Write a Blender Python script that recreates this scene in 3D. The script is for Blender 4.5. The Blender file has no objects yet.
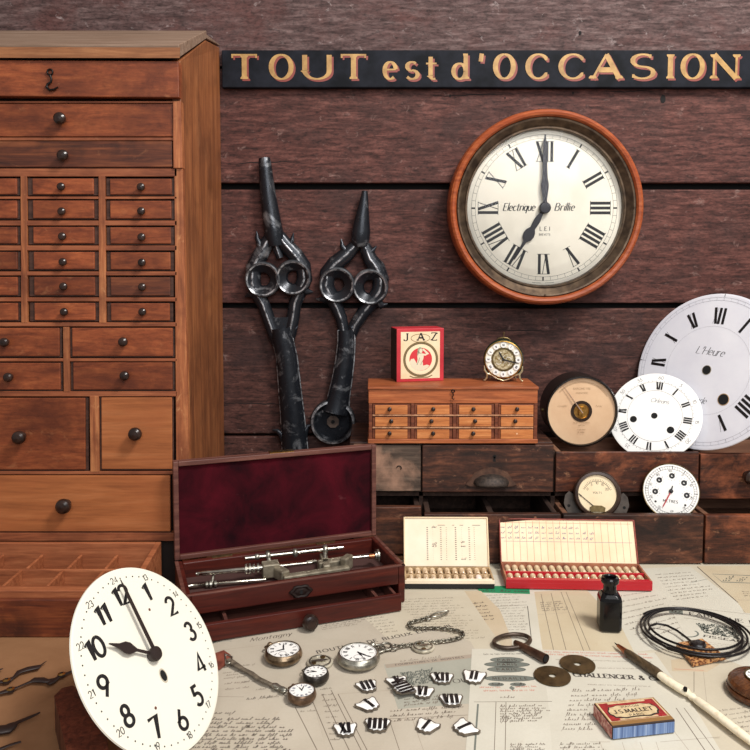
import bpy, math, random
from mathutils import Vector, Matrix
rnd = random.Random(7)
sc = bpy.context.scene
COL = sc.collection
pi = math.pi
# ---------------------------------------------------------------- camera model (metres; table top z = 0, the wall faces -Y)
FPX, CAMH, PITCH, PCY = 760.0, 0.435, math.radians(4), 315.0
_c, _s = math.cos(PITCH), math.sin(PITCH)
def ray(px, py):
    dx = (px - 375) / FPX; dv = -(py - PCY) / FPX
    return Vector((dx, _c + dv * _s, -_s + dv * _c))
def T(px, py, z=0.0):            # point on the horizontal plane at height z
    r = ray(px, py); t = (z - CAMH) / r.z
    return Vector((r.x * t, r.y * t, z))
def U(px, py, Y):                # point on the upright plane at distance Y
    r = ray(px, py); t = Y / r.y
    return Vector((r.x * t, Y, CAMH + r.z * t))
YW = 1.2755                      # wall
YC = 0.975                       # tall cabinet front
YD, YU = 1.0655, 1.1155          # lower / upper drawer fronts
PZ = 0.0022                      # top of the sheets of paper

# ---------------------------------------------------------------- mesh builder
class MB:
    def __init__(self, M=None):
        self.v = []; self.f = []; self.m = []; self.s = []; self.M = M
    def add(self, vs, fs, mat=0, smooth=False):
        b = len(self.v)
        for p in vs:
            p = Vector(p)
            self.v.append(self.M @ p if self.M else p)
        for f in fs:
            self.f.append(tuple(b + i for i in f)); self.m.append(mat); self.s.append(smooth)
    def box(self, x0, x1, y0, y1, z0, z1, mat=0, X=None):
        vs = [Vector((x, y, z)) for x in (x0, x1) for y in (y0, y1) for z in (z0, z1)]
        if X: vs = [X @ p for p in vs]
        self.add(vs, [(0,1,3,2),(4,6,7,5),(0,4,5,1),(2,3,7,6),(0,2,6,4),(1,5,7,3)], mat)
    def prism(self, poly, fn, h0, h1, mat=0, side=None, smooth=False):
        n = len(poly)
        a = [fn(u, v, h0) for u, v in poly]; b = [fn(u, v, h1) for u, v in poly]
        self.add(a + b, [tuple(range(n))[::-1], tuple(range(n, 2*n))], mat)
        self.add(a + b, [(i, (i+1) % n, n + (i+1) % n, n + i) for i in range(n)], mat if side is None else side, smooth)
    def hex8(self, bot, top, mat=0):
        self.add(list(bot) + list(top), [(3,2,1,0),(4,5,6,7),(0,1,5,4),(1,2,6,5),(2,3,7,6),(3,0,4,7)], mat)
    def tube(self, pts, r, n=10, mat=0, closed=False, sq=1.0, ref=None, cap=True):
        pts = [Vector(p) for p in pts]; N = len(pts)
        rs = [r] * N if not isinstance(r, (list, tuple)) else list(r)
        vs = []; prev = Vector(ref) if ref else None
        for i, p in enumerate(pts):
            if closed: t = pts[(i+1) % N] - pts[i-1]
            else: t = pts[min(i+1, N-1)] - pts[max(i-1, 0)]
            t.normalize()
            if prev is None:
                prev = Vector((0,0,1)) if abs(t.z) < .9 else Vector((1,0,0))
            q = ref and Vector(ref) or prev
            nrm = (q - t * q.dot(t))
            if nrm.length < 1e-6: nrm = t.orthogonal()
            nrm.normalize(); bn = t.cross(nrm); prev = nrm
            for k in range(n):
                a = 2*pi*k/n
                vs.append(p + nrm * (math.sin(a) * rs[i] * sq) + bn * (math.cos(a) * rs[i]))
        fs = []
        for i in range(N if closed else N-1):
            j = (i+1) % N
            for k in range(n):
                k2 = (k+1) % n
                fs.append((i*n+k, i*n+k2, j*n+k2, j*n+k))
        self.add(vs, fs, mat, True)
        if cap and not closed:
            self.add(vs[:n], [tuple(range(n))[::-1]], mat); self.add(vs[-n:], [tuple(range(n))], mat)
    def lathe(self, prof, n=48, mat=0, fn=None, smooth=True, cap0=False, cap1=False):
        fn = fn or (lambda x, y, z: Vector((x, y, z)))
        mats = mat if isinstance(mat, (list, tuple)) else [mat] * (len(prof) - 1)
        for j in range(len(prof) - 1):                  # each band has own verts: crisp edges between bands with bevelled profiles
            (r0, h0), (r1, h1) = prof[j], prof[j+1]
            vs = []; fs = []
            for k in range(n):
                a = 2*pi*k/n; c, s = math.cos(a), math.sin(a)
                vs += [fn(r0*c, r0*s, h0), fn(r1*c, r1*s, h1)]
            for k in range(n):
                k2 = (k+1) % n; fs.append((2*k, 2*k2, 2*k2+1, 2*k+1))
            self.add(vs, fs, mats[j], smooth)
        def ring(r, h): return [fn(r*math.cos(2*pi*k/n), r*math.sin(2*pi*k/n), h) for k in range(n)]
        if cap0: self.add(ring(*prof[0]), [tuple(range(n))[::-1]], mats[0])
        if cap1: self.add(ring(*prof[-1]), [tuple(range(n))], mats[-1])
    def disc(self, r, fn, n=40, mat=0, r0=0.0, cx=0, cy=0, a0=0, a1=2*pi, h=0):
        full = abs(a1 - a0 - 2*pi) < 1e-6
        A = [a0 + (a1-a0)*k/n for k in range(n if full else n+1)]
        o = [fn(cx + r*math.sin(a), cy + r*math.cos(a), h) for a in A]
        if r0 <= 0: self.add(o, [tuple(range(len(o)))], mat); return
        i = [fn(cx + r0*math.sin(a), cy + r0*math.cos(a), h) for a in A]
        m = len(A); fs = [(k, (k+1) % m, m + (k+1) % m, m + k) for k in range(m if full else m-1)]
        self.add(o + i, fs, mat)
    def poly(self, pts, fn, mat=0, h=0):
        self.add([fn(u, v, h) for u, v in pts], [tuple(range(len(pts)))], mat)
    def ribbon(self, pts, w, fn, mat=0, h=0, closed=False):
        N = len(pts); L = []; Rr = []
        for i, (x, y) in enumerate(pts):
            if closed: a, b = pts[i-1], pts[(i+1) % N]
            else: a, b = pts[max(i-1, 0)], pts[min(i+1, N-1)]
            dx, dy = b[0]-a[0], b[1]-a[1]; d = math.hypot(dx, dy) or 1e-9
            dx /= d; dy /= d
            ww = (w(dx, dy, i/(N-1 or 1)) if callable(w) else w) / 2
            if 0 < i < N-1 or closed:                    # mitre
                p, q = pts[i-1], pts[(i+1) % N]
                e = math.hypot(x-p[0], y-p[1]) or 1e-9
                cs = abs(((x-p[0])*dx + (y-p[1])*dy) / e); ww /= max(cs, .55)
            L.append(fn(x - dy*ww, y + dx*ww, h)); Rr.append(fn(x + dy*ww, y - dx*ww, h))
        M = N if closed else N - 1
        self.add(L + Rr, [(N+i, N+(i+1) % N, (i+1) % N, i) for i in range(M)], mat)
    def build(self, name, mats, parent=None, bevel=0, seg=2, sub=0, loc=None, ang=35):
        me = bpy.data.meshes.new(name)
        off = Vector(loc) if loc is not None else Vector((0, 0, 0))
        me.from_pydata([p - off for p in self.v], [], self.f)
        for m in (mats if isinstance(mats, (list, tuple)) else [mats]): me.materials.append(m)
        me.polygons.foreach_set('material_index', self.m)
        me.polygons.foreach_set('use_smooth', self.s)
        me.update()
        o = bpy.data.objects.new(name, me); COL.objects.link(o)
        o.location = off
        if parent is not None: o.parent = parent
        if bevel:
            md = o.modifiers.new('bevel', 'BEVEL'); md.width = bevel; md.segments = seg; md.limit_method = 'ANGLE'; md.angle_limit = math.radians(ang)
        if sub:
            md = o.modifiers.new('sub', 'SUBSURF'); md.levels = sub; md.render_levels = sub
        return o

INV = {}
def root(name, label, cat, loc=(0, 0, 0), rz=0.0, M=None, group=None):
    o = bpy.data.objects.new(name, None); COL.objects.link(o); o.empty_display_size = .02
    if M is None: M = Matrix.Translation(Vector(loc)) @ Matrix.Rotation(rz, 4, 'Z')
    o.matrix_world = M
    INV[o] = M.inverted()
    return tag(o, label, cat, group)
def tag(o, label, cat, group=None, kind=None):
    o['label'] = label; o['category'] = cat
    if group: o['group'] = group
    if kind: o['kind'] = kind
    return o
def W(r): return MB(INV[r])       # a builder fed with world coordinates for children of r
def dup(r, loc, rz=None, label=None, group=None):
    c = r.copy(); COL.objects.link(c); c.location = loc
    if rz is not None: c.rotation_euler = (0, 0, rz)
    if label: c['label'] = label
    if group: c['group'] = group
    for ch in list(r.children):
        d = ch.copy(); COL.objects.link(d); d.parent = c
        for g in list(ch.children):
            e = g.copy(); COL.objects.link(e); e.parent = d
    return c
def frame(C, az, el, roll=0.0, drop=0.0):
    """Frame of a dial: local x = 3 o'clock, y = 12 o'clock, z = the way it faces; origin dropped to the rim."""
    n = Vector((math.sin(az)*math.cos(el), -math.cos(az)*math.cos(el), math.sin(el)))
    r = Vector((0, 0, 1)).cross(n).normalized(); u = n.cross(r)
    R = r*math.cos(roll) - u*math.sin(roll); V = r*math.sin(roll) + u*math.cos(roll)
    o = Vector(C) - V*drop
    return Matrix(((R.x, V.x, n.x, o.x), (R.y, V.y, n.y, o.y), (R.z, V.z, n.z, o.z), (0, 0, 0, 1)))
def id3(x, y, z): return Vector((x, y, z))

# ---------------------------------------------------------------- materials
def lin(c):
    o = []
    for k in c[:3]:
        k /= 255.0
        o.append(k/12.92 if k <= .04045 else ((k+.055)/1.055)**2.4)
    return (*o, 1.0)
class NT:
    def __init__(self, name):
        self.m = bpy.data.materials.new(name); self.m.use_nodes = True
        self.t = self.m.node_tree; self.p = self.t.nodes['Principled BSDF']
    def n(self, typ, **kw):
        x = self.t.nodes.new(typ)
        for k, v in kw.items():
            if k.startswith('i_'):
                x.inputs[int(k[2:]) if k[2:].isdigit() else k[2:].replace('_', ' ')].default_value = v
            else: setattr(x, k, v)
        return x
    def l(self, a, b): self.t.links.new(a, b)
    def coord(self, scale=(1, 1, 1), rot=(0, 0, 0)):
        c = self.n('ShaderNodeTexCoord'); mp = self.n('ShaderNodeMapping')
        mp.inputs['Scale'].default_value = scale; mp.inputs['Rotation'].default_value = rot
        self.l(c.outputs['Object'], mp.inputs['Vector']); return mp.outputs['Vector']
    def noise(self, vec, scale, detail=4, rough=.55, dist=0):
        x = self.n('ShaderNodeTexNoise'); self.l(vec, x.inputs['Vector'])
        x.inputs['Scale'].default_value = scale; x.inputs['Detail'].default_value = detail
        x.inputs['Roughness'].default_value = rough; x.inputs['Distortion'].default_value = dist
        return x.outputs['Fac']
    def ramp(self, fac, stops):
        x = self.n('ShaderNodeValToRGB'); e = x.color_ramp.elements
        while len(e) < len(stops): e.new(.5)
        for el, (p, c) in zip(e, stops):
            el.position = p; el.color = c if len(c) == 4 else (*c, 1)
        self.l(fac, x.inputs['Fac']); return x.outputs['Color']
    def mix(self, a, b, fac, mode='MIX'):
        x = self.n('ShaderNodeMix', data_type='RGBA', blend_type=mode)
        if isinstance(fac, (int, float)): x.inputs[0].default_value = fac
        else: self.l(fac, x.inputs[0])
        for i, v in ((6, a), (7, b)):
            if isinstance(v, tuple): x.inputs[i].default_value = v
            else: self.l(v, x.inputs[i])
        return x.outputs[2]
    def col(self, c): self.l(c, self.p.inputs['Base Color'])
    def bump(self, h, strength, dist=.001):
        b = self.n('ShaderNodeBump'); b.inputs['Strength'].default_value = strength; b.inputs['Distance'].default_value = dist
        self.l(h, b.inputs['Height']); self.l(b.outputs['Normal'], self.p.inputs['Normal'])
def G(v): return (v, v, v, 1)

def plain(name, c, rough=.5, metal=0, coat=0, spec=None, sheen=0):
    k = NT(name); k.p.inputs['Base Color'].default_value = lin(c); k.p.inputs['Roughness'].default_value = rough
    k.p.inputs['Metallic'].default_value = metal; k.p.inputs['Coat Weight'].default_value = coat
    if spec is not None: k.p.inputs['Specular IOR Level'].default_value = spec
    if sheen: k.p.inputs['Sheen Weight'].default_value = sheen
    return k.m
def mottled(name, c0, c1, scale=60, rough=.5, metal=0, bump=0, lo=.35, hi=.65, coat=0, r1=None):
    k = NT(name); v = k.coord(); f = k.noise(v, scale, 6, .6)
    k.col(k.ramp(f, [(lo, lin(c0)), (hi, lin(c1))])); k.p.inputs['Roughness'].default_value = rough
    if r1 is not None: k.l(k.ramp(f, [(lo, G(rough)), (hi, G(r1))]), k.p.inputs['Roughness'])
    k.p.inputs['Metallic'].default_value = metal; k.p.inputs['Coat Weight'].default_value = coat
    if bump: k.bump(f, bump)
    return k.m
def wood(name, dark, mid, light, axis='x', sc_=1.0, rough=.5, stain=None, stain_amt=.5, wear=None, wear_amt=.0, var=.12, bump=.25, grain=14, spec=.35, speck=0, stretch=.07):
    """Grain stretched along an axis, broad stain blotches, worn flecks, a tone of its own per part."""
    k = NT(name)
    lo, hi = stretch*sc_, 1.0*sc_
    s = {'x': (lo, hi, hi), 'y': (hi, lo, hi), 'z': (hi, hi, lo)}[axis]
    oi = k.n('ShaderNodeObjectInfo')
    tc = k.n('ShaderNodeTexCoord')
    ad = k.n('ShaderNodeVectorMath', operation='ADD'); k.l(tc.outputs['Object'], ad.inputs[0])
    ml = k.n('ShaderNodeVectorMath', operation='SCALE'); ml.inputs[0].default_value = (3.1, 2.3, 1.7); k.l(oi.outputs['Random'], ml.inputs['Scale'])
    k.l(ml.outputs[0], ad.inputs[1])
    def mp(sv):
        m = k.n('ShaderNodeMapping'); m.inputs['Scale'].default_value = sv; k.l(ad.outputs[0], m.inputs['Vector']); return m.outputs['Vector']
    g = k.noise(mp(s), grain*10, 8, .62, .6)
    c = k.ramp(g, [(.28, lin(dark)), (.5, lin(mid)), (.74, lin(light))])
    fine = k.noise(mp(tuple(x*1.0 for x in s)), grain*45, 3, .6, 0)
    c = k.mix(c, k.ramp(fine, [(.3, G(.62)), (.6, G(1.0))]), .55, 'MULTIPLY')
    if stain:
        b = k.noise(mp((1.0, 1.3, 1.3)), 13*sc_, 5, .6, .4)
        c = k.mix(c, lin(stain), k.ramp(b, [(.46, G(0)), (.68, G(stain_amt))]))
    if wear:
        b = k.noise(mp(tuple(.35*a + .65*hi for a in s)), 60*sc_, 7, .7, .5)
        c = k.mix(c, lin(wear), k.ramp(b, [(.60, G(0)), (.72, G(wear_amt))]))
    if speck:
        b = k.noise(mp(tuple(.6*a + .4*hi for a in s)), 260*sc_, 4, .75, .3)
        c = k.mix(c, k.ramp(b, [(.25, G(1-speck)), (.5, G(1.0)), (.75, (1+.5*speck,)*3 + (1,))]), 1.0, 'MULTIPLY')
    h = k.n('ShaderNodeHueSaturation')
    mr = k.n('ShaderNodeMapRange'); mr.inputs['To Min'].default_value = 1 - var; mr.inputs['To Max'].default_value = 1 + var
    k.l(oi.outputs['Random'], mr.inputs['Value']); k.l(mr.outputs['Result'], h.inputs['Value']); k.l(c, h.inputs['Color'])
    k.col(h.outputs['Color'])
    k.l(k.ramp(g, [(.3, G(min(1, rough+.15))), (.7, G(rough))]), k.p.inputs['Roughness'])
    k.p.inputs['Specular IOR Level'].default_value = spec
    if bump: k.bump(g, bump, .0008)
    return k.m
def clear_glass(name, tint=(255, 255, 255)):
    k = NT(name); t = k.t
    tr = k.n('ShaderNodeBsdfTransparent'); tr.inputs['Color'].default_value = lin(tint)
    gl = k.n('ShaderNodeBsdfGlossy'); gl.inputs['Roughness'].default_value = .03
    fr = k.n('ShaderNodeFresnel'); fr.inputs['IOR'].default_value = 1.22
    mx = k.n('ShaderNodeMixShader'); k.l(fr.outputs[0], mx.inputs[0]); k.l(tr.outputs[0], mx.inputs[1]); k.l(gl.outputs[0], mx.inputs[2])
    k.l(mx.outputs[0], t.nodes['Material Output'].inputs['Surface'])
    return k.m

# ---------------------------------------------------------------- lettering: single-stroke skeletons drawn with a pen of any weight
def arc(cx, cy, rx, ry, a0, a1, n=14):
    return [(cx + rx*math.cos(math.radians(a0 + (a1-a0)*i/n)), cy + ry*math.sin(math.radians(a0 + (a1-a0)*i/n))) for i in range(n+1)]
A_ = arc
X = .64
GL = {
'A': (.8, [[(0,0),(.4,1)], [(.4,1),(.8,0)], [(.17,.36),(.63,.36)]]),
'B': (.62, [[(0,0),(0,1)], [(0,1),(.3,1)]+A_(.3,.76,.26,.24,90,-90)+[(0,.52)], [(.3,.52)]+A_(.33,.26,.29,.26,90,-90)+[(0,0)]]),
'C': (.8, [A_(.45,.5,.45,.5,40,320,22)]),
'D': (.75, [[(0,0),(0,1)], [(0,1),(.27,1)]+A_(.27,.5,.48,.5,90,-90,18)+[(0,0)]]),
'E': (.58, [[(0,0),(0,1)], [(0,1),(.56,1)], [(0,.52),(.44,.52)], [(0,0),(.58,0)]]),
'F': (.55, [[(0,0),(0,1)], [(0,1),(.55,1)], [(0,.5),(.42,.5)]]),
'G': (.84, [A_(.45,.5,.45,.5,42,345,22), [(.86,.4),(.86,.02)], [(.55,.42),(.9,.42)]]),
'H': (.7, [[(0,0),(0,1)], [(.7,0),(.7,1)], [(0,.5),(.7,.5)]]),
'I': (.0, [[(0,0),(0,1)]]),
'J': (.45, [[(.42,1),(.42,.25)]+A_(.2,.22,.22,.22,0,-170)]),
'L': (.55, [[(0,0),(0,1)], [(0,0),(.55,0)]]),
'M': (.9, [[(0,0),(.08,1)], [(.08,1),(.45,.15)], [(.45,.15),(.82,1)], [(.82,1),(.9,0)]]),
'N': (.75, [[(0,0),(0,1)], [(0,1),(.75,0)], [(.75,0),(.75,1)]]),
'O': (.95, [A_(.475,.5,.475,.5,90,450,30)]),
'P': (.58, [[(0,0),(0,1)], [(0,1),(.3,1)]+A_(.3,.73,.28,.27,90,-90)+[(0,.46)]]),
'Q': (.95, [A_(.475,.5,.475,.5,90,450,30), [(.5,.25),(.9,-.15)]]),
'R': (.66, [[(0,0),(0,1)], [(0,1),(.3,1)]+A_(.3,.74,.27,.26,90,-90)+[(0,.48)], [(.3,.48),(.66,0)]]),
'S': (.58, [A_(.3,.745,.27,.255,45,265,12)+A_(.29,.245,.29,.245,85,-145,14)]),
'T': (.78, [[(.39,0),(.39,1)], [(0,1),(.78,1)]]),
'U': (.72, [[(0,1),(0,.36)]+A_(.36,.36,.36,.36,180,360,16)+[(.72,1)]]),
'V': (.76, [[(0,1),(.38,0)], [(.38,0),(.76,1)]]),
'X': (.7, [[(0,1),(.7,0)], [(0,0),(.7,1)]]),
'Y': (.7, [[(0,1),(.35,.5),(.35,0)], [(.7,1),(.35,.5)]]),
'Z': (.66, [[(.03,1),(.64,1)], [(.64,1),(.02,0)], [(.02,0),(.66,0)]]),
'a': (.5, [A_(.24,.31,.24,.31,40,400,18), [(.48,X),(.48,.1),(.56,0)]]),
'b': (.5, [[(0,1.05),(0,0)], A_(.25,.32,.25,.32,180,-180,18)]),
'c': (.46, [A_(.27,.32,.27,.32,50,310,16)]),
'd': (.5, [[(.5,1.05),(.5,0)], A_(.25,.32,.25,.32,0,360,18)]),
'e': (.5, [A_(.26,.32,.25,.32,8,310,18), [(.02,.35),(.5,.36)]]),
'f': (.35, [A_(.28,.85,.15,.2,40,180,8)+[(.13,.5),(.08,-.25)], [(0,X),(.33,X)]]),
'g': (.5, [A_(.24,.32,.24,.31,40,400,18), [(.48,X),(.46,-.1)]+A_(.25,-.1,.21,.2,0,-150,8)]),
'h': (.46, [[(0,1.05),(0,0)], [(0,.4)]+A_(.23,.4,.23,.24,180,0,8)+[(.46,0)]]),
'i': (.0, [[(0,X),(0,.08),(.1,0)], [(0,.84),(.01,.9)]]),
'j': (.2, [[(.15,X),(.1,-.2),(-.1,-.25)]]),
'l': (.0, [[(0,1.05),(0,.08),(.1,0)]]),
'm': (.8, [[(0,X),(0,0)], [(0,.42)]+A_(.2,.42,.2,.22,180,0,8)+[(.4,0)], [(.4,.42)]+A_(.6,.42,.2,.22,180,0,8)+[(.8,0)]]),
'n': (.46, [[(0,X),(0,0)], [(0,.4)]+A_(.23,.4,.23,.24,180,0,8)+[(.46,0)]]),
'o': (.54, [A_(.27,.32,.27,.32,90,450,20)]),
'p': (.5, [[(0,X),(0,-.35)], A_(.25,.32,.25,.32,180,-180,18)]),
'q': (.5, [A_(.25,.32,.25,.32,40,400,18), [(.5,X),(.48,-.35),(.56,-.3)]]),
'r': (.32, [[(0,X),(0,0)], [(0,.4)]+A_(.22,.42,.22,.22,180,60,6)]),
's': (.42, [A_(.21,.475,.18,.165,40,265,9)+A_(.21,.165,.21,.165,85,-150,10)]),
't': (.36, [[(.14,.92),(.14,.14)]+A_(.28,.14,.14,.14,180,300,6), [(-.06,X),(.40,X)]]),
'u': (.46, [[(0,X),(0,.24)]+A_(.23,.24,.23,.24,180,360,8)+[(.46,X)], [(.46,.24),(.46,0)]]),
'v': (.46, [[(0,X),(.23,0),(.46,X)]]),
'y': (.46, [[(0,X),(.23,.02)], [(.46,X),(.14,-.32)]]),
'z': (.42, [[(0,X),(.4,X),(0,0),(.42,0)]]),
"'": (.12, [[(.1,1.05),(.02,.72)]]),
'.': (.08, [[(0,0),(.08,0.03)]]),
'&': (.7, [[(.7,0),(.2,.7)]+A_(.33,.8,.16,.2,200,-30,10)+A_(.28,.25,.28,.25,80,300,12)+[(.7,.45)]]),
'-': (.3, [[(0,.4),(.3,.4)]]),
'0': (.62, [A_(.31,.5,.31,.5,90,450,26)]),
'1': (.26, [[(0,.78),(.26,1),(.26,0)]]),
'2': (.58, [A_(.29,.71,.28,.29,170,-35,14)+[(.0,0),(.6,0)]]),
'3': (.54, [A_(.25,.75,.24,.25,160,-80,12), A_(.26,.27,.28,.27,85,-160,14)]),
'4': (.64, [[(.48,0),(.48,1),(0,.24),(.64,.24)]]),
'5': (.54, [[(.5,1),(.14,1),(.06,.55)]+A_(.25,.31,.29,.31,120,-150,14)]),
'6': (.58, [[(.42,1),(.06,.44)]+A_(.29,.29,.29,.29,150,-210,22)]),
'7': (.60, [[(0,1),(.60,1),(.20,0)]]),
'8': (.56, [A_(.28,.75,.22,.25,270,-90,20), A_(.28,.26,.28,.26,90,450,22)]),
'9': (.58, [[(.16,0),(.52,.56)]+A_(.29,.71,.29,.29,-30,330,22)]),
' ': (.35, []),
}
def glyph(mb, ch, fn, x, y, sx, sy, wt, thin=None, mat=0, h=0, slant=0, serif=0):
    """One letter with its left foot at (x, y); wt / thin are the widths of its upright / level strokes."""
    thin = wt if thin is None else thin
    w, strokes = GL[ch]
    def pen(dx, dy, t):
        return thin + (wt - thin) * abs(dy)**1.5
    h0 = h
    for si, st in enumerate(strokes):
        h = h0 + si*.00004
        P = [(x + (px + slant*py)*sx, y + py*sy) for px, py in st]
        if ch in 'AVMNX' and len(st) == 2 and thin < wt:   # contrast letters: rising strokes are the thin ones
            rise = (st[1][0]-st[0][0]) * (st[1][1]-st[0][1]) > 0
            up = abs(st[1][0]-st[0][0]) < .1
            ww = thin*1.3 if (rise or (up and ch in 'NM')) else wt
            mb.ribbon(P, ww, fn, mat, h)
        else: mb.ribbon(P, pen, fn, mat, h)
        if serif:
            for e, d in ((0, 1), (-1, -2)):
                (ax, ay), (bx, by) = st[e], st[d]
                L = math.hypot(ax-bx, ay-by)
                if L < 1e-6: continue
                up = abs(ay-by)/L
                px, py = P[e]
                if up > .55 and (ay < .04 or ay > X-.02) and len(st) < 20 and ch not in "ea'ts":
                    if ch in 'AVMN' and st[e] in ((.4,1),(.38,0),(.45,.15)): continue
                    sgn = -1 if ay > .3 else 1
                    k = serif*sy
                    lft = .55 if (ay > .3 and ch in 'dbhnmrupil') else 1
                    rgt = 0.2 if (ay > .3 and ch in 'dbhnmrupil') else 1
                    mb.poly([(px-k*lft-wt*.3, py), (px+k*rgt+wt*.3, py), (px+k*rgt+wt*.3, py+sgn*thin*.8), (px+wt*.5, py+sgn*(thin+k*.5)), (px-wt*.5, py+sgn*(thin+k*.5)), (px-k*lft-wt*.3, py+sgn*thin*.8)], fn, mat, h + .00002)
                elif up < .3 and ch in 'EFLTZ' and len(st) == 2 and (ax in (0,.78) and ch == 'T' or ax > .3 and ch != 'T' or ch == 'Z'):
                    sg = -1 if ay > .6 else 1
                    q = serif*sy*1.3; o = thin*.5
                    if ch == 'Z' and not ((ay > .6) ^ (ax > .3)): continue
                    mb.poly([(px-thin*.6, py-sg*o), (px+thin*.6, py-sg*o), (px+thin*.5, py+sg*q), (px-thin*.5, py+sg*q)], fn, mat, h + .00002)
                elif ch in 'CGS' and len(st) > 15:
                    q = serif*sy*.9
                    mb.poly([(px-thin*.7, py-q*.8), (px+thin*.7, py-q*.8), (px+thin*.7, py+q*.8), (px-thin*.7, py+q*.8)], fn, mat, h + .00002)
    return w*sx
def text(mb, s, fn, x, y, size, wt=.12, thin=None, mat=0, h=0, slant=0, serif=0, gap=.24, sx=1.0, align='l'):
    wt *= size; thin = wt if thin is None else thin*size
    total = sum((GL[c][0] + gap)*size*sx for c in s) - gap*size*sx
    if align == 'c': x -= total/2
    for c in s:
        w = glyph(mb, c, fn, x, y, size*sx, size, wt, thin, mat, h, slant, serif)
        x += w + gap*size*sx
    return x
ROM = ['XII','I','II','III','IIII','V','VI','VII','VIII','IX','X','XI']
def roman(mb, s, fn, h, size, thick, thin, mat=0, z=0, serif=True, sp=1.0, xw=.46):
    """Roman numeral, foot at y = 0, top at y = size, centred on x = 0."""
    wd = {'I': thick*1.75*sp, 'V': size*.42*sp, 'X': size*xw*sp}
    tot = sum(wd[c] for c in s); x = -tot/2
    for c in s:
        w = wd[c]; cx = x + w/2
        if c == 'I': mb.ribbon([(cx, 0), (cx, size)], thick, fn, mat, z)
        if c == 'V':
            mb.ribbon([(cx-w*.38, size), (cx, 0)], thick, fn, mat, z); mb.ribbon([(cx, 0), (cx+w*.38, size)], thin, fn, mat, z)
        if c == 'X':
            mb.ribbon([(cx-w*.38, size), (cx+w*.38, 0)], thick, fn, mat, z); mb.ribbon([(cx-w*.38, 0), (cx+w*.38, size)], thin, fn, mat, z)
        x += w
    if serif:
        for yy in (0, size): mb.ribbon([(-tot/2, yy), (tot/2, yy)], thin*.7, fn, mat, z)
def polar(hour, rad, cx=0, cy=0):
    """Local frame at an hour on a dial: v runs outward, u clockwise."""
    a = hour*pi/6; sa, ca = math.sin(a), math.cos(a)
    def fn(u, v, h): return Vector((cx + sa*(rad+v) + ca*u, cy + ca*(rad+v) - sa*u, h))
    return fn
def scrawl(mb, fn, x, y, length, hgt, wt, mat=0, r=rnd, word=.03):
    """A line of running handwriting."""
    e = x + length
    while x < e - hgt:
        n = r.randint(3, 8); P = []
        for k in range(n):
            tall = r.random(); up = hgt*(1.0 if tall < .7 else 2.0); dn = -hgt*(1.0 if tall > .9 else .0)
            up *= .75 + .4*r.random(); j = (r.random()-.5)*hgt*.25
            P += [(x + dn*.6, y + dn + j), (x + up*.62 + hgt*.2, y + up*.92), (x + up*.6 + hgt*.1, y + up), (x + hgt*.30, y + hgt*.12 + j)]
            if r.random() < .35: P += [(x + hgt*.55, y + j), (x + hgt*.95, y + hgt*.45)]; x += hgt*.5
            x += hgt*(.5 + r.random()*.55)
            if x > e: break
        mb.ribbon(P, lambda dx, dy, t: wt*(.45 + .5*(dy < 0)), fn, mat, r.random()*.00002)
        x += hgt*(.8 + r.random())
def smallprint(mb, fn, x, y, length, hgt, mat=0, r=rnd):
    e = x + length
    while x < e:
        n = r.randint(2, 9)
        for k in range(n):
            if x > e: break
            q = r.random()
            mb.ribbon([(x, y), (x, y + hgt*(1 if q < .7 else 1.4))], hgt*.2, fn, mat)
            if q < .6: mb.ribbon([(x, y + hgt*(.9 if q < .3 else .1)), (x + hgt*.5, y + hgt*(.9 if q < .3 else .1))], hgt*.2, fn, mat)
            if q > .35: mb.ribbon([(x + hgt*.5, y), (x + hgt*.5, y + hgt)], hgt*.18, fn, mat)
            x += hgt*.85
        x += hgt*.7
# ---------------------------------------------------------------- palette
M = {}
M['wall_low'] = wood('painted_plank', (30,17,15), (75,45,39), (108,70,61), 'x', 1.0, .62, (50,33,32), .8, (146,120,112), .6, .0, .6, 15, .3, .8, .15)
M['wall_top'] = wood('greyed_plank', (44,30,29), (84,63,61), (118,97,94), 'x', 1.0, .65, (86,52,48), .7, (166,152,150), .75, .0, .6, 15, .3, .8, .16)
M['wall_mid'] = wood('red_plank', (32,17,15), (84,48,42), (120,76,67), 'x', 1.0, .62, (60,38,35), .75, (150,122,114), .6, .0, .6, 15, .3, .8, .15)
M['gap'] = plain('dark_gap', (14,11,11), .9)
M['cab'] = wood('cherry_drawer_wood', (94,42,22), (140,71,40), (168,94,55), 'x', 1.0, .42, (84,38,22), .75, (178,118,78), .4, .2, .15, 12, .35, .25, .16)
M['cab_edge'] = wood('dark_drawer_edge', (44,26,20), (70,43,33), (92,60,48), 'x', 1.0, .55, (70,50,42), .6, None, 0, .1, .2)  # darker border around the raised panel of each drawer front
M['cab_frame'] = wood('frame_wood', (100,50,30), (146,82,52), (172,106,70), 'x', 1.0, .45, (84,44,30), .6, (176,118,82), .3, .06, .2)
M['cab_stile'] = wood('stile_wood', (112,60,36), (160,94,58), (200,134,86), 'z', 1.0, .45, (96,48,30), .7, (216,158,108), .5, .06, .2)
M['cab_side'] = wood('side_panel_wood', (106,58,32), (152,92,54), (176,114,72), 'z', .7, .42, (96,54,30), .7, (186,140,98), .2, .0, .2, 7, .4, .2)
M['cab_lid'] = wood('lid_wood', (104,82,66), (138,113,96), (160,136,118), 'x', .8, .42, (120,94,76), .5, None, 0, .0, .1)
M['cab_lid_edge'] = wood('lid_edge_wood', (110,66,40), (150,98,62), (176,124,84), 'x', 1.0, .5, (110,66,42), .5, None, 0, .0, .15)
M['cab_pale'] = wood('pale_drawer_wood', (130,72,38), (166,98,55), (186,118,74), 'x', .8, .5, (158,88,50), .6, None, 0, .04, .1, 9)
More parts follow.
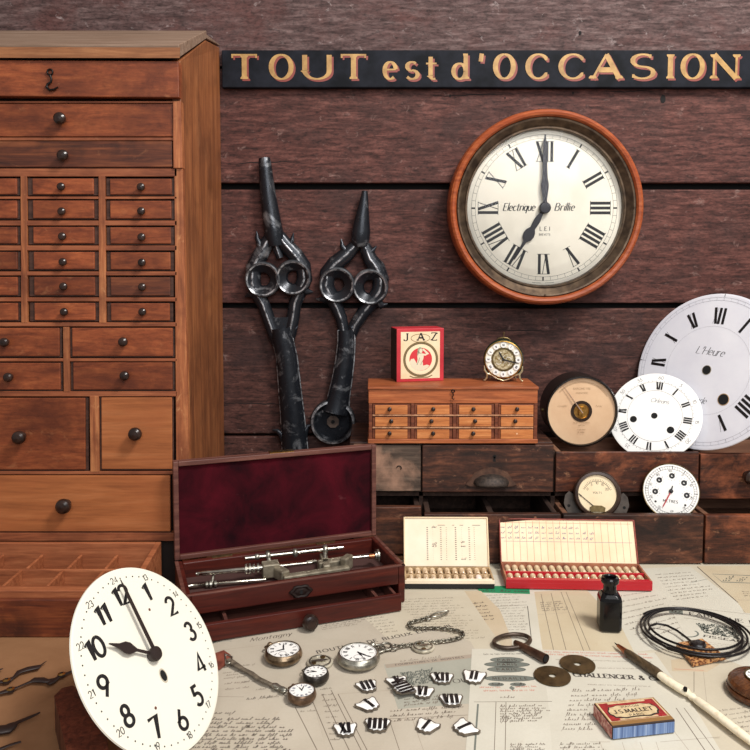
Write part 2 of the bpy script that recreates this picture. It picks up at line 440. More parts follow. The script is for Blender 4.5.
M['cab_dark'] = wood('darkened_drawer_wood', (56,28,22), (98,52,34), (138,80,50), 'x', 1.0, .4, (40,24,20), .8, (150,96,64), .4, .0, .15)
M['cab_in'] = plain('cabinet_inside', (30,18,13), .9)
M['tray'] = wood('tray_wood', (118,62,36), (158,92,58), (184,116,78), 'x', 1.0, .5, (128,72,46), .5, None, 0, .06, .15)
M['tray_front'] = wood('tray_front_wood', (58,26,18), (104,50,30), (140,76,44), 'x', 1.0, .42, (48,24,18), .8, (160,94,60), .4, .0, .2)
M['knob'] = mottled('turned_dark_knob', (26,15,12), (52,33,26), 90, .28)
M['iron_black'] = plain('black_iron', (22,18,17), .4, .6)
M['mini'] = wood('oak_chest_wood', (112,56,28), (168,92,52), (200,124,76), 'x', 1.3, .42, (150,84,50), .5, (116,54,28), .4, .08, .15)
M['mini_pale'] = wood('oak_drawer_front', (146,78,38), (196,120,66), (222,152,96), 'x', 1.3, .42, (176,102,56), .5, (150,84,48), .3, .08, .15)
M['mini_dark'] = wood('oak_chest_frame', (78,36,22), (112,58,36), (140,80,52), 'x', 1.3, .45, None, 0, None, 0, .05, .15)
M['bank'] = wood('grimy_drawer_wood', (28,17,14), (72,42,31), (124,76,54), 'x', 1.0, .45, (26,18,16), .85, (168,120,92), .7, .12, .5, 12, .35, .5, .14)
M['bank_grey'] = wood('bleached_drawer_wood', (40,32,28), (80,65,55), (118,100,86), 'x', 1.2, .6, (164,126,104), .95, None, 0, .0, .35)
M['bank_red'] = wood('rubbed_drawer_wood', (26,15,12), (72,38,27), (118,66,44), 'x', 1.1, .42, (172,98,64), .8, (196,140,104), .5, .1, .5, 12, .35, .5, .14)
M['bank_edge'] = wood('drawer_edge_wood', (84,56,42), (124,86,66), (156,116,90), 'x', 1.0, .55, (92,60,44), .6, None, 0, .05, .2)
M['bank_in'] = wood('drawer_inside_wood', (34,22,17), (56,38,30), (80,56,44), 'y', 1.0, .7, None, 0, None, 0, .1, .2)
M['case'] = wood('mahogany', (38,11,8), (72,24,17), (98,40,28), 'x', 1.0, .32, (60,22,18), .6, None, 0, .08, .08)
M['case_dark'] = wood('mahogany_worn_edge', (62,34,30), (96,58,50), (124,82,70), 'x', 1.0, .4, None, 0, None, 0, .05, .1)
M['case_in'] = plain('case_inside', (72,46,42), .75)
k = NT('velvet_crimson'); v = k.coord()
k.col(k.mix(k.ramp(k.noise(v, 16, 5, .6, .6), [(.3, lin((26,5,10))), (.72, lin((78,12,24)))]), lin((128,78,80)), k.ramp(k.noise(v, 60, 4, .6), [(.68, G(0)), (.82, G(.25))])))
k.p.inputs['Roughness'].default_value = .95; k.p.inputs['Sheen Weight'].default_value = .25; k.p.inputs['Sheen Tint'].default_value = lin((200,80,100)); k.p.inputs['Specular IOR Level'].default_value = .1
M['velvet'] = k.m
M['brass'] = mottled('brass', (150,112,56), (206,166,96), 120, .3, 1)
M['brass_old'] = mottled('aged_brass', (88,74,48), (142,122,84), 90, .42, .9, r1=.3)
M['bronze'] = mottled('dark_bronze', (60,47,37), (98,80,63), 70, .42, .7)
M['steel'] = mottled('bright_steel', (170,164,152), (222,216,204), 140, .22, 1)
M['nickel'] = mottled('tarnished_nickel', (118,114,104), (186,182,170), 110, .34, .9)
M['castgrey'] = mottled('grey_cast_metal', (122,112,96), (160,150,130), 100, .45, .55)
M['lettering_black'] = plain('black_enamel_ink', (20,18,20), .45)
M['enamel'] = plain('white_enamel', (246,244,240), .16, 0, .4)
M['enamel_warm'] = plain('ivory_enamel', (232,228,213), .25, 0, .2)
M['enamel_cool'] = mottled('cool_white_enamel', (222,222,232), (238,238,244), 8, .2, coat=.3)
M['dial_cream'] = mottled('cream_dial_paint', (220,213,197), (234,228,213), 12, .4)
M['hole'] = plain('dark_hole', (10,9,9), .9)
M['glass'] = clear_glass('clock_glass')
M['orange_wood'] = wood('orange_stained_case', (112,50,24), (156,76,40), (182,102,60), 'x', 1.2, .35, (150,66,34), .5, None, 0, .0, .12)
M['hand_black'] = plain('blued_hand', (34,32,38), .35, .3)
M['hand_brown'] = plain('rusted_dark_hand', (42,30,27), .5, .2)
k = NT('worn_black_iron'); v = k.coord()
gm = k.n('ShaderNodeNewGeometry')
n1 = k.noise(v, 70, 6, .65)
edge = k.ramp(gm.outputs['Pointiness'], [(.53, G(0)), (.62, G(.6))])
w_ = k.mix(G(0), edge, k.ramp(n1, [(.35, G(.15)), (.6, G(1))]))
pat = k.ramp(k.noise(v, 34, 7, .7, .5), [(.54, G(0)), (.72, G(.55))])
tot = k.mix(w_, pat, 1.0, 'ADD')
k.col(k.mix(lin((34,37,43)), lin((176,178,182)), tot)); k.p.inputs['Metallic'].default_value = .5
k.l(k.ramp(n1, [(.3, G(.38)), (.7, G(.22))]), k.p.inputs['Roughness']); k.bump(n1, .35, .0012)
M['worn_iron'] = k.m
k = NT('silvery_worn_iron_edge'); v = k.coord(); n1 = k.noise(v, 120, 6, .7)
k.col(k.ramp(n1, [(.40, lin((40,43,50))), (.62, lin((188,190,194)))])); k.p.inputs['Metallic'].default_value = .5; k.p.inputs['Roughness'].default_value = .3
M['worn_rim'] = k.m
M['sign_black'] = mottled('sign_blue_black', (13,15,20), (30,32,40), 30, .6)
M['sign_black'].node_tree.nodes['Principled BSDF'].inputs['Specular IOR Level'].default_value = .12
M['gold'] = mottled('gold_leaf_paint', (150,112,60), (190,150,88), 60, .5)
M['gold_shade'] = plain('red_shade_paint', (128,54,44), .5)
M['red_card'] = mottled('red_card', (176,32,44), (198,48,58), 40, .5)
M['red_box'] = plain('red_box_lacquer', (176,22,36), .35)
M['cream_card'] = mottled('cream_card', (226,200,160), (238,216,180), 40, .6)
M['cream_paper'] = mottled('cream_box_paper', (234,216,188), (244,228,204), 25, .6)
M['black_card'] = plain('black_card', (24,22,22), .6)
M['board_dark'] = plain('dark_box_side', (48,32,24), .6)

# ---------------------------------------------------------------- wall and table
mb = MB()
zs = [(-.25, .1385), (.1435, .357), (.366, .555), (.566, .752), (.756, 1.02), (1.026, 1.5)]
mats = [0, 0, 1, 1, 2, 2]
for (a, b), m in zip(zs, mats): mb.box(-1.3, 1.3, YW, YW+.02, a, b, m)
mb.box(-1.3, 1.3, YW+.022, YW+.03, -.25, 1.5, 3)
for (px, py, r) in ((663, 99, .0055), (573, 93, .002), (580, 33, .003), (450, 96, .002), (505, 98, .0015)):
    p = U(px, py, YW - .0004); mb.disc(r, lambda x, y, h, p=p: p + Vector((x*.8, 0, -y*1.25)), 14, 3)
for (x0, y0, x1, y1) in ((225, 403, 305, 404), (226, 164, 300, 161), (640, 343, 700, 341), (480, 330, 560, 331), (430, 96, 520, 94), (600, 92, 660, 91)):   # long grain cracks
    a, b = U(x0, y0, YW - .0003), U(x1, y1, YW - .0003)
    pts = [(a.x + (b.x-a.x)*t/12, a.z + (b.z-a.z)*t/12 + rnd.uniform(-.0012, .0012)) for t in range(13)]
    mb.ribbon(pts, lambda dx, dy, t: .0013*(1 - abs(2*t-1)) + .0003, lambda x, z, h: Vector((x, YW - .0003, z)), 3)
o = mb.build('wall_back', [M['wall_low'], M['wall_mid'], M['wall_top'], M['gap']], bevel=.002, seg=2); o['kind'] = 'structure'

mb = MB(); mb.box(-1.0, 1.0, .25, YW - .005, -.035, 0)
for sx in (-.94, .94):
    for yy in (.31, 1.2): mb.box(sx-.03, sx+.03, yy-.03, yy+.03, -.75, -.035)
tag(mb.build('work_table', wood('table_wood', (98,64,42), (140,98,68), (166,124,90), 'x', 1, .5), bevel=.002), 'brown wooden work table under the spread papers', 'table')
mb = MB(); mb.box(-1.3, 1.3, -.6, YW + .03, -.78, -.75)
o = mb.build('floor', plain('floor_grey', (92,84,78), .7)); o['kind'] = 'structure'

# ---------------------------------------------------------------- sign
a, b = U(222, 87.5, YW-.014), U(222, 50, YW-.014); xr = U(790, 60, YW-.014).x
t = root('painted_sign', 'long black wooden sign with gold letters reading TOUT est d\'OCCASION', 'sign', ((a.x+xr)/2, YW, a.z))
mb = W(t); mb.box(a.x, xr, YW-.014, YW-.0005, a.z, b.z); mb.build('board', M['sign_black'], t, bevel=.0015)
YS = YW - .0142
fs = lambda u, v, h: Vector((u, YS - h, v))
mb = W(t)
sgn = [('T',229.7,259,80,54),('O',268.5,294,80,54),('U',302,332,80,54),('T',339,368,80,54),('e',382,398,80,0),('s',404,420,80,0),('t',425,438,80,0),('d',451,468,80,0),("'",478,484,80,0),
       ('O',492.6,516,79.5,54),('C',525,549,79.5,54),('C',558,585,79.5,54),('A',590,622,79.5,54),('S',628.6,656,79.5,54),('I',665,670,79.5,54),('O',680,705,79.5,54),('N',711,739,79.5,54)]
zb, zt = U(400, 80, YS).z, U(400, 54, YS).z
cap = zt - zb
for dx, mat, h in ((.0030, 1, .0001), (0, 0, .0005)):
    for ch, x0, x1, yb, yt in sgn:
        w0 = GL[ch][0]; xa, xb = U(x0, 70, YS).x, U(x1, 70, YS).x
        base = U(500, yb, YS).z + .0015
        wt = .0082 if ch.isupper() else .0070
        inset = wt*.55
        sx = (xb - xa - 2*inset)/w0 if w0 > .05 else cap
        sy = cap - .003 if ch.isupper() else (cap*.93 if ch in "dt'" else cap*1.02)
        if ch == "'": sx = .02
        glyph(mb, ch, fs, xa + inset + dx + (.004 if ch == 'I' else 0), base - dx, sx, sy, wt, .0028, mat, h, 0, .10)
mb.build('lettering', [M['gold'], M['gold_shade']], t)

# ---------------------------------------------------------------- tall drawer cabinet
XL = -.66
def fpoly(mb, pts, Y, depth, mat=0):
    """Front piece of a cabinet: its outline as seen on the plane Y, with real thickness behind it."""
    P = [U(px, py, Y) for px, py in pts]
    mb.hex8([P[3], P[2], P[1], P[0]][::-1] and [P[0], P[1], P[2], P[3]], [p + Vector((0, depth, 0)) for p in P], mat)
lx = -120                                                   # pixels: the cabinet goes on out of the frame
def rx(y): return 179.8 + (y - 60)*.0225                     # its right front edge
cab = root('drawer_cabinet', 'tall cherry wood cabinet with many small knobbed drawers against the plank wall', 'cabinet', ((U(0,300,YC).x + XL)/2, 1.1, 0))
mb = W(cab)
ft, fb = U(rx(60), 60, YC), U(rx(535), 535, YC)
fb0 = Vector((fb.x, YC, 0))
prof = [(YC+.003, 0, fb0.x), (YC+.003, ft.z, ft.x), (1.143, .760, -.2485), (YW-.004, .785, -.2545), (YW-.004, 0, -.256)]
n = len(prof)
outer = [Vector((x, y, z)) for y, z, x in prof]; inner = [p - Vector((.012, 0, 0)) for p in outer]
mb.add(outer + inner, [tuple(range(n)), tuple(range(n, 2*n))[::-1]] + [(i, i+n, (i+1) % n + n, (i+1) % n) for i in range(n)], 0)
mb.build('side_panel', M['cab_side'], cab, bevel=.0012)
mb = W(cab)
mb.hex8([Vector((XL, YC+.012, .004)), Vector((fb.x-.016, YC+.012, .004)), Vector((-.272, YW-.006, .004)), Vector((XL, YW-.006, .004))],
        [Vector((XL, YC+.012, ft.z-.002)), Vector((ft.x-.016, YC+.012, ft.z-.002)), Vector((-.268, YW-.006, .765)), Vector((XL, YW-.006, .765))])
mb.build('carcass', M['cab_in'], cab)
# lid board sloping up to the ridge, and the flat board behind it
mb = W(cab)
r0 = Vector((XL, YC-.006, ft.z+.0015)); k0 = Vector((XL, 1.143, .7625)); k1 = Vector((XL, YW-.004, .7875))
th = Vector((0, -.004, .0145))
xr_ = ft.x + .0015
def xx(p, x): return Vector((x, p.y, p.z))
mb.hex8([xx(r0, XL), xx(r0, xr_), xx(k0, -.2475), xx(k0, XL)], [xx(r0, XL)+th, xx(r0, xr_)+th, xx(k0, -.2475)+Vector((0,0,.0115)), xx(k0, XL)+Vector((0,0,.0115))], 0)
mb.hex8([xx(k0, XL), xx(k0, -.2475), xx(k1, -.2535), xx(k1, XL)], [xx(k0, XL)+Vector((0,0,.006)), xx(k0, -.2475)+Vector((0,0,.006)), xx(k1, -.2535)+Vector((0,0,.002)), xx(k1, XL)+Vector((0,0,.002))], 0)
mb.build('lid', M['cab_lid'], cab, bevel=.0012)
mb = W(cab); fpoly(mb, [(lx, 46.5), (180, 47.5), (179.5, 58), (lx, 57.5)], YC-.0115, .001); mb.build('lid_edge', M['cab_lid_edge'], cab)
flap = W(cab); fpoly(flap, [(lx, 59.5), (rx(62)-1.5, 61), (rx(96)-1.5, 97.5), (lx, 95)], YC-.007, .018); fo = flap.build('flap', M['cab'], cab, bevel=.001)
mb = W(cab)
def fpt(px, py, dy): return U(px, py, YC - dy)
mb.tube([fpt(50, 72, .0085) + Vector((.0035*math.cos(q), 0, .0035*math.sin(q))) for q in [i*pi/5 for i in range(10)]], .0011, 8, closed=True)
mb.tube([fpt(50, 75, .009), fpt(51.5, 79, .0095), fpt(51, 82, .0095), fpt(47.5, 84, .0095), fpt(46.5, 87, .0095), fpt(49.5, 90, .0095), fpt(54, 89.5, .0095), fpt(58, 87, .010)], [.0012,.0012,.0014,.0015,.0016,.0016,.0014,.0009], 8)
mb.build('hook', M['iron_black'], fo)
# frame: stiles and rails
mb = W(cab)
def strip(x0, y0, x1, y1): fpoly(mb, [(x0, y0), (x1, y0), (x1, y1), (x0, y1)], YC, .012, 0)
for y0, y1 in ((101, 103), (137.5, 140.5), (168.5, 176.5), (196.5, 199), (220.5, 225.5), (245.5, 250.5), (271.5, 275.5), (297.5, 301.5), (322.5, 326.5), (358.5, 361.5), (391.5, 396.5), (471.5, 474.5), (533, 541)):
    strip(lx, y0, 177, y1)
mb.build('frame_rails', M['cab_frame'], cab, bevel=.0006)
for x0, x1, x2, x3, ya_, yb_, dy, dd in ((rx(101)-8, rx(101), rx(168), rx(168)-9, 101, 168, .003, .015), (rx(168)-8, rx(168), rx(541), rx(541)-14, 168, 541, 0, .012)):
    mb = W(cab); fpoly(mb, [(x0, ya_), (x1, ya_), (x2, yb_), (x3, yb_)], YC-dy, dd, 0); mb.build('stile', M['cab_stile'], cab, bevel=.0006)
for x0, x1, y0, y1 in ((20.3, 26.5, 176, 323), (98.3, 105, 176, 323), (62.8, 69, 327, 392), (89.5, 98.5, 396, 472), (-64, -58, 176, 323)):
    mb = W(cab); fpoly(mb, [(x0, y0), (x1, y0), (x1+.8, y1), (x0+.8, y1)], YC-.0005, .0125, 0); mb.build('stile', M['cab_stile'], cab, bevel=.0006)
def knob(parent, p, r, name='knob', mat=None):
    """A turned knob standing out toward -Y from p."""
    mb = W(cab if parent is None else parent_root[parent])
    k_ = r*1.4/p.y; p = Vector((p.x*(1-k_), p.y, CAMH + (p.z-CAMH)*(1-k_)))
    fn = lambda x, y, h: p + Vector((x, -h, y))
    mb.lathe([(r*.62, -.001), (r*.5, r*.3), (r*.62, r*.6), (r*.93, r*.85), (r, r*1.2), (r*.9, r*1.55), (r*.6, r*1.8), (0.0001, r*1.9)], 20, 0, fn)
    return mb.build(name, mat or M['knob'], parent)
parent_root = {}
def drawer(rt, rect, Y, mat, kn=None, kr=.0042, edge=None, side=3.0, top=1.0, depth=.012, out=0.0, kmat=None):
    x0, y0, x1, y1 = rect
    mb = W(rt)
    fpoly(mb, [(x0+.4, y0+.4), (x1-.4, y0+.4), (x1-.2, y1-.4), (x0+.6, y1-.4)], Y + .0022, depth, 1)
    fpoly(mb, [(x0+side, y0+top), (x1-side, y0+top), (x1-side+.3, y1-top-.8), (x0+side+.3, y1-top-.8)], Y - out, .006 + out, 0)
    d = mb.build('drawer', [mat, edge or M['cab_edge']], rt, bevel=.0009, seg=2)
    parent_root[d] = rt
    if kn: knob(d, U(kn[0], kn[1], Y - out), kr, mat=kmat)
    return d
# wide drawers
drawer(cab, (lx, 103, 173.5, 138), YC, M['cab'], (59, 118), .0078, side=1, top=.6)
drawer(cab, (lx, 140.5, 173, 168.5), YC, M['cab_dark'], (62, 155), .0072, side=1, top=.6)
# three columns of six
R6 = ((177.5, 196), (199.5, 220), (226, 245.2), (251, 271), (276, 297), (302, 322))
K2 = (186.5, 211.3, 236.3, 262, 286.5, 312); K3 = (186.8, 211, 237, 262.5, 287, 312)
for i, (y0, y1) in enumerate(R6):
    s = (i % 3)*.3
    drawer(cab, (27+i*.4, y0, 98.5+i*.3, y1), YC, M['cab'] if i % 2 else M['cab'], (60.5+i*.6, K2[i]), .0052, side=5.2)
    drawer(cab, (105.5+i*.2, y0+.3, 175.5-i*.4, y1+.3), YC, M['cab_dark'] if i == 4 else M['cab'], (140.5+i*.3, K3[i]), .0052, side=4.2)
    drawer(cab, (-57, y0, 20+i*.2, y1), YC, M['cab'], None, side=3.6)
# two by two
drawer(cab, (-57, 327, 62.5, 358), YC, M['cab'], (3.5, 342.5), .0062, side=3.4)
drawer(cab, (69.3, 327, 175, 358), YC, M['cab'], (122.5, 342), .0062, side=2.6)
drawer(cab, (-57, 362, 63, 391.5), YC, M['cab'], (7.5, 377.5), .0062, side=3.0)
drawer(cab, (70, 361.5, 175, 391.5), YC, M['cab'], (124, 376), .0062, side=3.0)
drawer(cab, (lx, 397, 89, 471.5), YC, M['cab'], (18, 438), .0088, side=4)
drawer(cab, (99, 396.5, 174, 471), YC, M['cab_pale'], (134.5, 434.5), .0088, side=2.2)
drawer(cab, (lx, 475, 171, 533), YC, M['cab_pale'], (62.5, 507), .0100, side=1, top=.6)

# ---------------------------------------------------------------- compartment tray in front of the cabinet
y0, y1 = T(60, 638)[1], YC - .004
x1 = -.2795; zt = .058
tr = root('compartment_tray', 'low reddish wooden tray with open compartments below the tall drawer cabinet', 'tray', (-.45, (y0+y1)/2, 0))
mb = W(tr)
mb.box(XL, x1, y0+.006, y1, .001, .014); zk = U(80, 541.5, YC-.004).z; mb.box(XL, x1-.007, y1-.006, y1, .014, zk)
mb.hex8([Vector((x1-.007, y0+.007, .014)), Vector((x1, y0+.007, .014)), Vector((x1, y1, .014)), Vector((x1-.007, y1, .014))], [Vector((x1-.007, y0+.007, zt)), Vector((x1, y0+.007, zt)), Vector((x1, y1, zk)), Vector((x1-.007, y1, zk))])
mb.box(XL, XL+.007, y0+.007, y1-.006, .014, zt)
mb.box(XL, x1-.007, .918, .922, .014, zt-.004)
for px in (-75, -36, 4, 43, 82, 118):
    x = U(px, 545, .968).x; mb.box(x-.0018, x+.0018, .922, y1-.006, .014, zt-.003)
for px in (-62, -20, 21, 63, 104):
    x = U(px, 566, .918).x; mb.box(x-.0018, x+.0018, y0+.02, .918, .014, zt-.004)
mb.build('body', M['tray'], tr, bevel=.0008)
mb = W(tr); mb.box(XL, x1, y0+.0065, y0+.02, .012, zt-.004); mb.build('front_rail', M['tray'], tr, bevel=.0015)
mb = W(tr); mb.box(XL, x1-.001, y0, y0+.0062, .0005, zt-.012); mb.build('front_board', M['tray_front'], tr, bevel=.0015)

# ---------------------------------------------------------------- bank of old drawers along the wall
bk = root('drawer_bank', 'low bank of grimy old wooden drawers along the foot of the wall', 'drawers', (.3, 1.15, 0))
mb = W(bk)
XB0, XB1 = -.035, .80
cols = [XB0, U(421.5, 470, YU).x, U(555, 470, YU).x, U(699.5, 470, YU).x, XB1]
mb.box(XB0, XB1, 1.262, 1.268, .001, .150)
for x in cols: mb.box(x-.003, x+.003, YU+.012, 1.262, .001, .150)
mb.box(XB0, XB1, YU+.012, 1.262, .082, .088); mb.box(XB0, XB1, YU+.012, 1.262, .001, .004)
mb.build('carcass', M['bank_in'], bk)
mb = W(bk); mb.box(XB0-.003, cols[2]-.002, YU+.009, 1.262, .1585, .1655); mb.build('top_board', M['bank'], bk, bevel=.001)
def tray_drawer(xa, xb, Y, z0, z1, depth, floor, mat, divs=(), seed=0, skew=0.0, edge=None, rlow=0, ft=.010):
    mb = W(bk)
    S = Matrix.Translation((xa, Y, 0)) @ Matrix.Rotation(skew, 4, 'Z') @ Matrix.Translation((-xa, -Y, 0))
    mb.box(xa, xb, Y, Y+ft, z0, z1, 0, S)
    mb.box(xa+.002, xa+.010, Y+ft, Y+depth, z0+.001, z1-.0015, 1, S); mb.box(xb-.010, xb-.002, Y+ft, Y+depth, z0+.001, z1-.0015-rlow, 1, S)
    mb.box(xa+.010, xb-.010, Y+depth-.008, Y+depth, z0+.001, z1-.006, 1, S); mb.box(xa+.010, xb-.010, Y+ft, Y+depth-.008, z0+.001, floor, 1, S)
    d = mb.build('drawer', [mat, edge or M['bank_in']], bk, bevel=.0012, seg=2); parent_root[d] = bk
    for x in divs:
        m2 = W(bk); m2.box(x-.004, x+.004, Y+.010, Y+depth-.008, floor, z1-.006); m2.build('divider', M['bank_in'], d)
    return d
Zu0 = .0925
g = .0012
d1 = tray_drawer(cols[0]+.003, cols[1]-g, YU, Zu0, .1625, .12, .105, M['bank_grey'])
d2 = tray_drawer(cols[1]+g, cols[2]-g*2, YU, Zu0-.001, .1628, .12, .105, M['bank'])
d3 = tray_drawer(cols[2]+g, cols[3]-g, YU, Zu0-.001, .1525, .12, .117, M['bank_red'], edge=M['bank_edge'], rlow=.020, ft=.0045)
d4 = tray_drawer(cols[3]+g, cols[4]-g, YU, .081, .149, .12, .105, M['bank_red'], edge=M['bank_edge'])
e1 = tray_drawer(cols[0]+.003, cols[1]-g, YD+.030, .004, .0752, .13, .03, M['bank'])
e2 = tray_drawer(cols[1]+g, cols[2]-g*2, YD, .002, .0745, .17, .03, M['bank'], (U(489, 505, 1.11).x,), edge=M['bank_in'])
e3 = tray_drawer(cols[2]+g, U(704, 540, YD).x-g, YD, .002, .0735, .17, .03, M['bank'], edge=M['bank_edge'])
e4 = tray_drawer(U(704.5, 540, YD).x+g, .78, YD, .002, .0725, .17, .03, M['bank_red'], edge=M['bank_edge'])
# cup pull and keyhole on the middle upper drawer
mb = W(bk)
c = U(491, 481.5, YU)
vs = []; NA, NB = 18, 8
for i in range(NA+1):
    a = pi*i/NA
    for j in range(NB+1):
        b_ = (pi/2)*j/NB
        vs.append(c + Vector((.0285*math.cos(a)*(1-.12*math.sin(b_)), -.019*math.sin(b_)*math.sin(a)**.6 - .0004, .0165*math.sin(a)*math.cos(b_) - .004)))
fs_ = [(i*(NB+1)+j, (i+1)*(NB+1)+j, (i+1)*(NB+1)+j+1, i*(NB+1)+j+1) for i in range(NA) for j in range(NB)]
mb.add(vs, fs_, 0, True)
pl = [(-.043, -.004), (-.036, .002), (-.028, .013), (-.012, .0185), (0, .021), (.012, .0185), (.028, .013), (.036, .002), (.043, -.004), (.036, -.0065), (-.036, -.0065)]
mb.prism(pl, lambda u, v, w: c + Vector((u*.86, -w, v)), .0002, .0016, 1)
h = mb.build('cup_pull', [mottled('rusted_iron', (38,32,30), (74,62,54), 220, .6, .5, .5), mottled('rusty_plate', (62,40,32), (96,66,50), 120, .6, .2, .3)], d2)
md = h.modifiers.new('th', 'SOLIDIFY'); md.thickness = .0012
mb = W(bk); c = U(494.5, 456.5, YU)
mb.disc(.0028, lambda x, y, h: c + Vector((x, -.0004, y)), 16, 0); mb.poly([(-.0012, 0), (.0012, 0), (.002, -.0075), (-.002, -.0075)], lambda u, v, h: c + Vector((u, -.0004, v))); mb.build('keyhole', M['hole'], d2)
mb = W(bk); c = U(399, 468, YU)
mb.tube([c + Vector((.0035*math.cos(a), -.0008, .0035*math.sin(a))) for a in [-.6 + i*.5 for i in range(8)]], .0008, 6); mb.build('hook_remnant', M['iron_black'], d1)
knob(d4, U(752, 478, YU), .011)
# ---------------------------------------------------------------- wall clock
Cc = U(548.0, 207, 1.215); Cc.y = YW - .0005
wf = frame(Cc, -.02, .0)
wf = wf @ Matrix.Scale(1.04, 4)
ck = root('wall_clock', 'round wall clock with orange wooden rim and black Roman numerals hanging on the plank wall', 'clock', M=wf)
mb = MB()
mb.lathe([(.140, 0), (.1475, .012), (.1505, .026), (.1505, .040), (.1494, .0475), (.1472, .0525), (.1440, .0545), (.1405, .0535), (.1378, .050), (.1372, .040)], 96, 0)
mb.build('case_ring', M['orange_wood'], ck)
mb = MB()
mb.lathe([(.1373, .038), (.1373, .0495), (.1360, .0515), (.1335, .0510), (.1285, .0470), (.1245, .0440), (.1232, .0455), (.1212, .0455), (.1202, .043), (.1196, .034)], 96, 0)
for h in (0, 3, 6, 9): mb.lathe([(.0016, .0515), (.0014, .0523), (.0001, .0525)], 10, 0, lambda x, y, z, h=h: polar(h, .1345)(x, y, z))
mb.build('bezel', M['bronze'], ck)
mb = MB(); DZ = .034
mb.disc(.1200, id3, 96, 0, h=DZ)
z1 = DZ + .0002
for r0, r1 in ((.1068, .1072), (.1128, .1132)): mb.disc(r1, id3, 96, 1, r0=r0, h=z1)
for i in range(60): mb.ribbon([(0, .1070), (0, .1130)], .0004 if i % 5 else .0024, polar(i/5, 0), 1, z1 + .00001)
for i, s in enumerate(ROM):
    roman(mb, s, polar(i, .0715), 0, .0310, .0045, .0011, 1, z1, True, .95)
fn0 = lambda u, v, h: Vector((u, v, z1))
text(mb, 'Electrique', fn0, -.0635, -.004, .0115, .15, .07, 1, 0, .32, 0, .19, .78)
text(mb, 'Brillie', fn0, .0165, -.004, .0115, .15, .07, 1, 0, .32, 0, .26, .85)
text(mb, 'L.E.I', fn0, .0015, -.035, .0062, .16, .1, 1, 0, 0, 0, .35, .9, 'c')
text(mb, 'BREVETS', fn0, .0015, -.0425, .0030, .16, .12, 1, 0, 0, 0, .3, .9, 'c')
mb.ribbon([(-.003, -.1165), (-.017, -.1155)], .0005, fn0, 1); mb.ribbon([(.003, -.1165), (.017, -.1155)], .0005, fn0, 1)
mb.build('dial', [M['dial_cream'], M['lettering_black']], ck)
def hand(mb, hour, pts, z0, z1_, mat=0, off=0):
    """A flat hand: half-outline (distance out, half width), mirrored about its own line."""
    f = polar(hour, 0)
    P = [(w, d) for d, w in pts] + [(-w, d) for d, w in reversed(pts) if w > 0]
    mb.prism(P, lambda u, v, h: f(u, v, h), z0, z1_, mat)
mb = MB(); hand(mb, 11.97, [(-.001, .0042), (.012, .0030), (.030, .0056), (.036, .0060), (.046, .0040), (.058, .0036), (.080, .0031), (.104, .0021), (.1085, .0008)], .040, .0412)
mb.build('minute_hand', M['hand_black'], ck, bevel=.0004)
mb = MB(); hand(mb, 7.0, [(-.001, .0042), (.010, .0030), (.022, .0052), (.036, .0040), (.042, .0078), (.048, .0088), (.055, .0070), (.060, .0026), (.072, .0018), (.092, .0008)], .037, .0383)
mb.lathe([(.0088, .036), (.0088, .0435), (.0075, .0445), (.0001, .0445)], 28, 0)
mb.build('hour_hand', M['hand_black'], ck, bevel=.0004)
mb = MB(); mb.lathe([(.1215, .0425), (.105, .0455), (.08, .0475), (.04, .0490), (.0001, .0495)], 64, 0); mb.build('glass', M['glass'], ck)
mb = MB()
for sx in (-.0035, .0028): mb.tube([Vector((sx + .0028*math.cos(a), .1525 + .0030*math.sin(a), .012)) for a in [i*pi/6 for i in range(12)]], .0010, 8, closed=True)
mb.build('hanging_loop', M['brass'], ck)

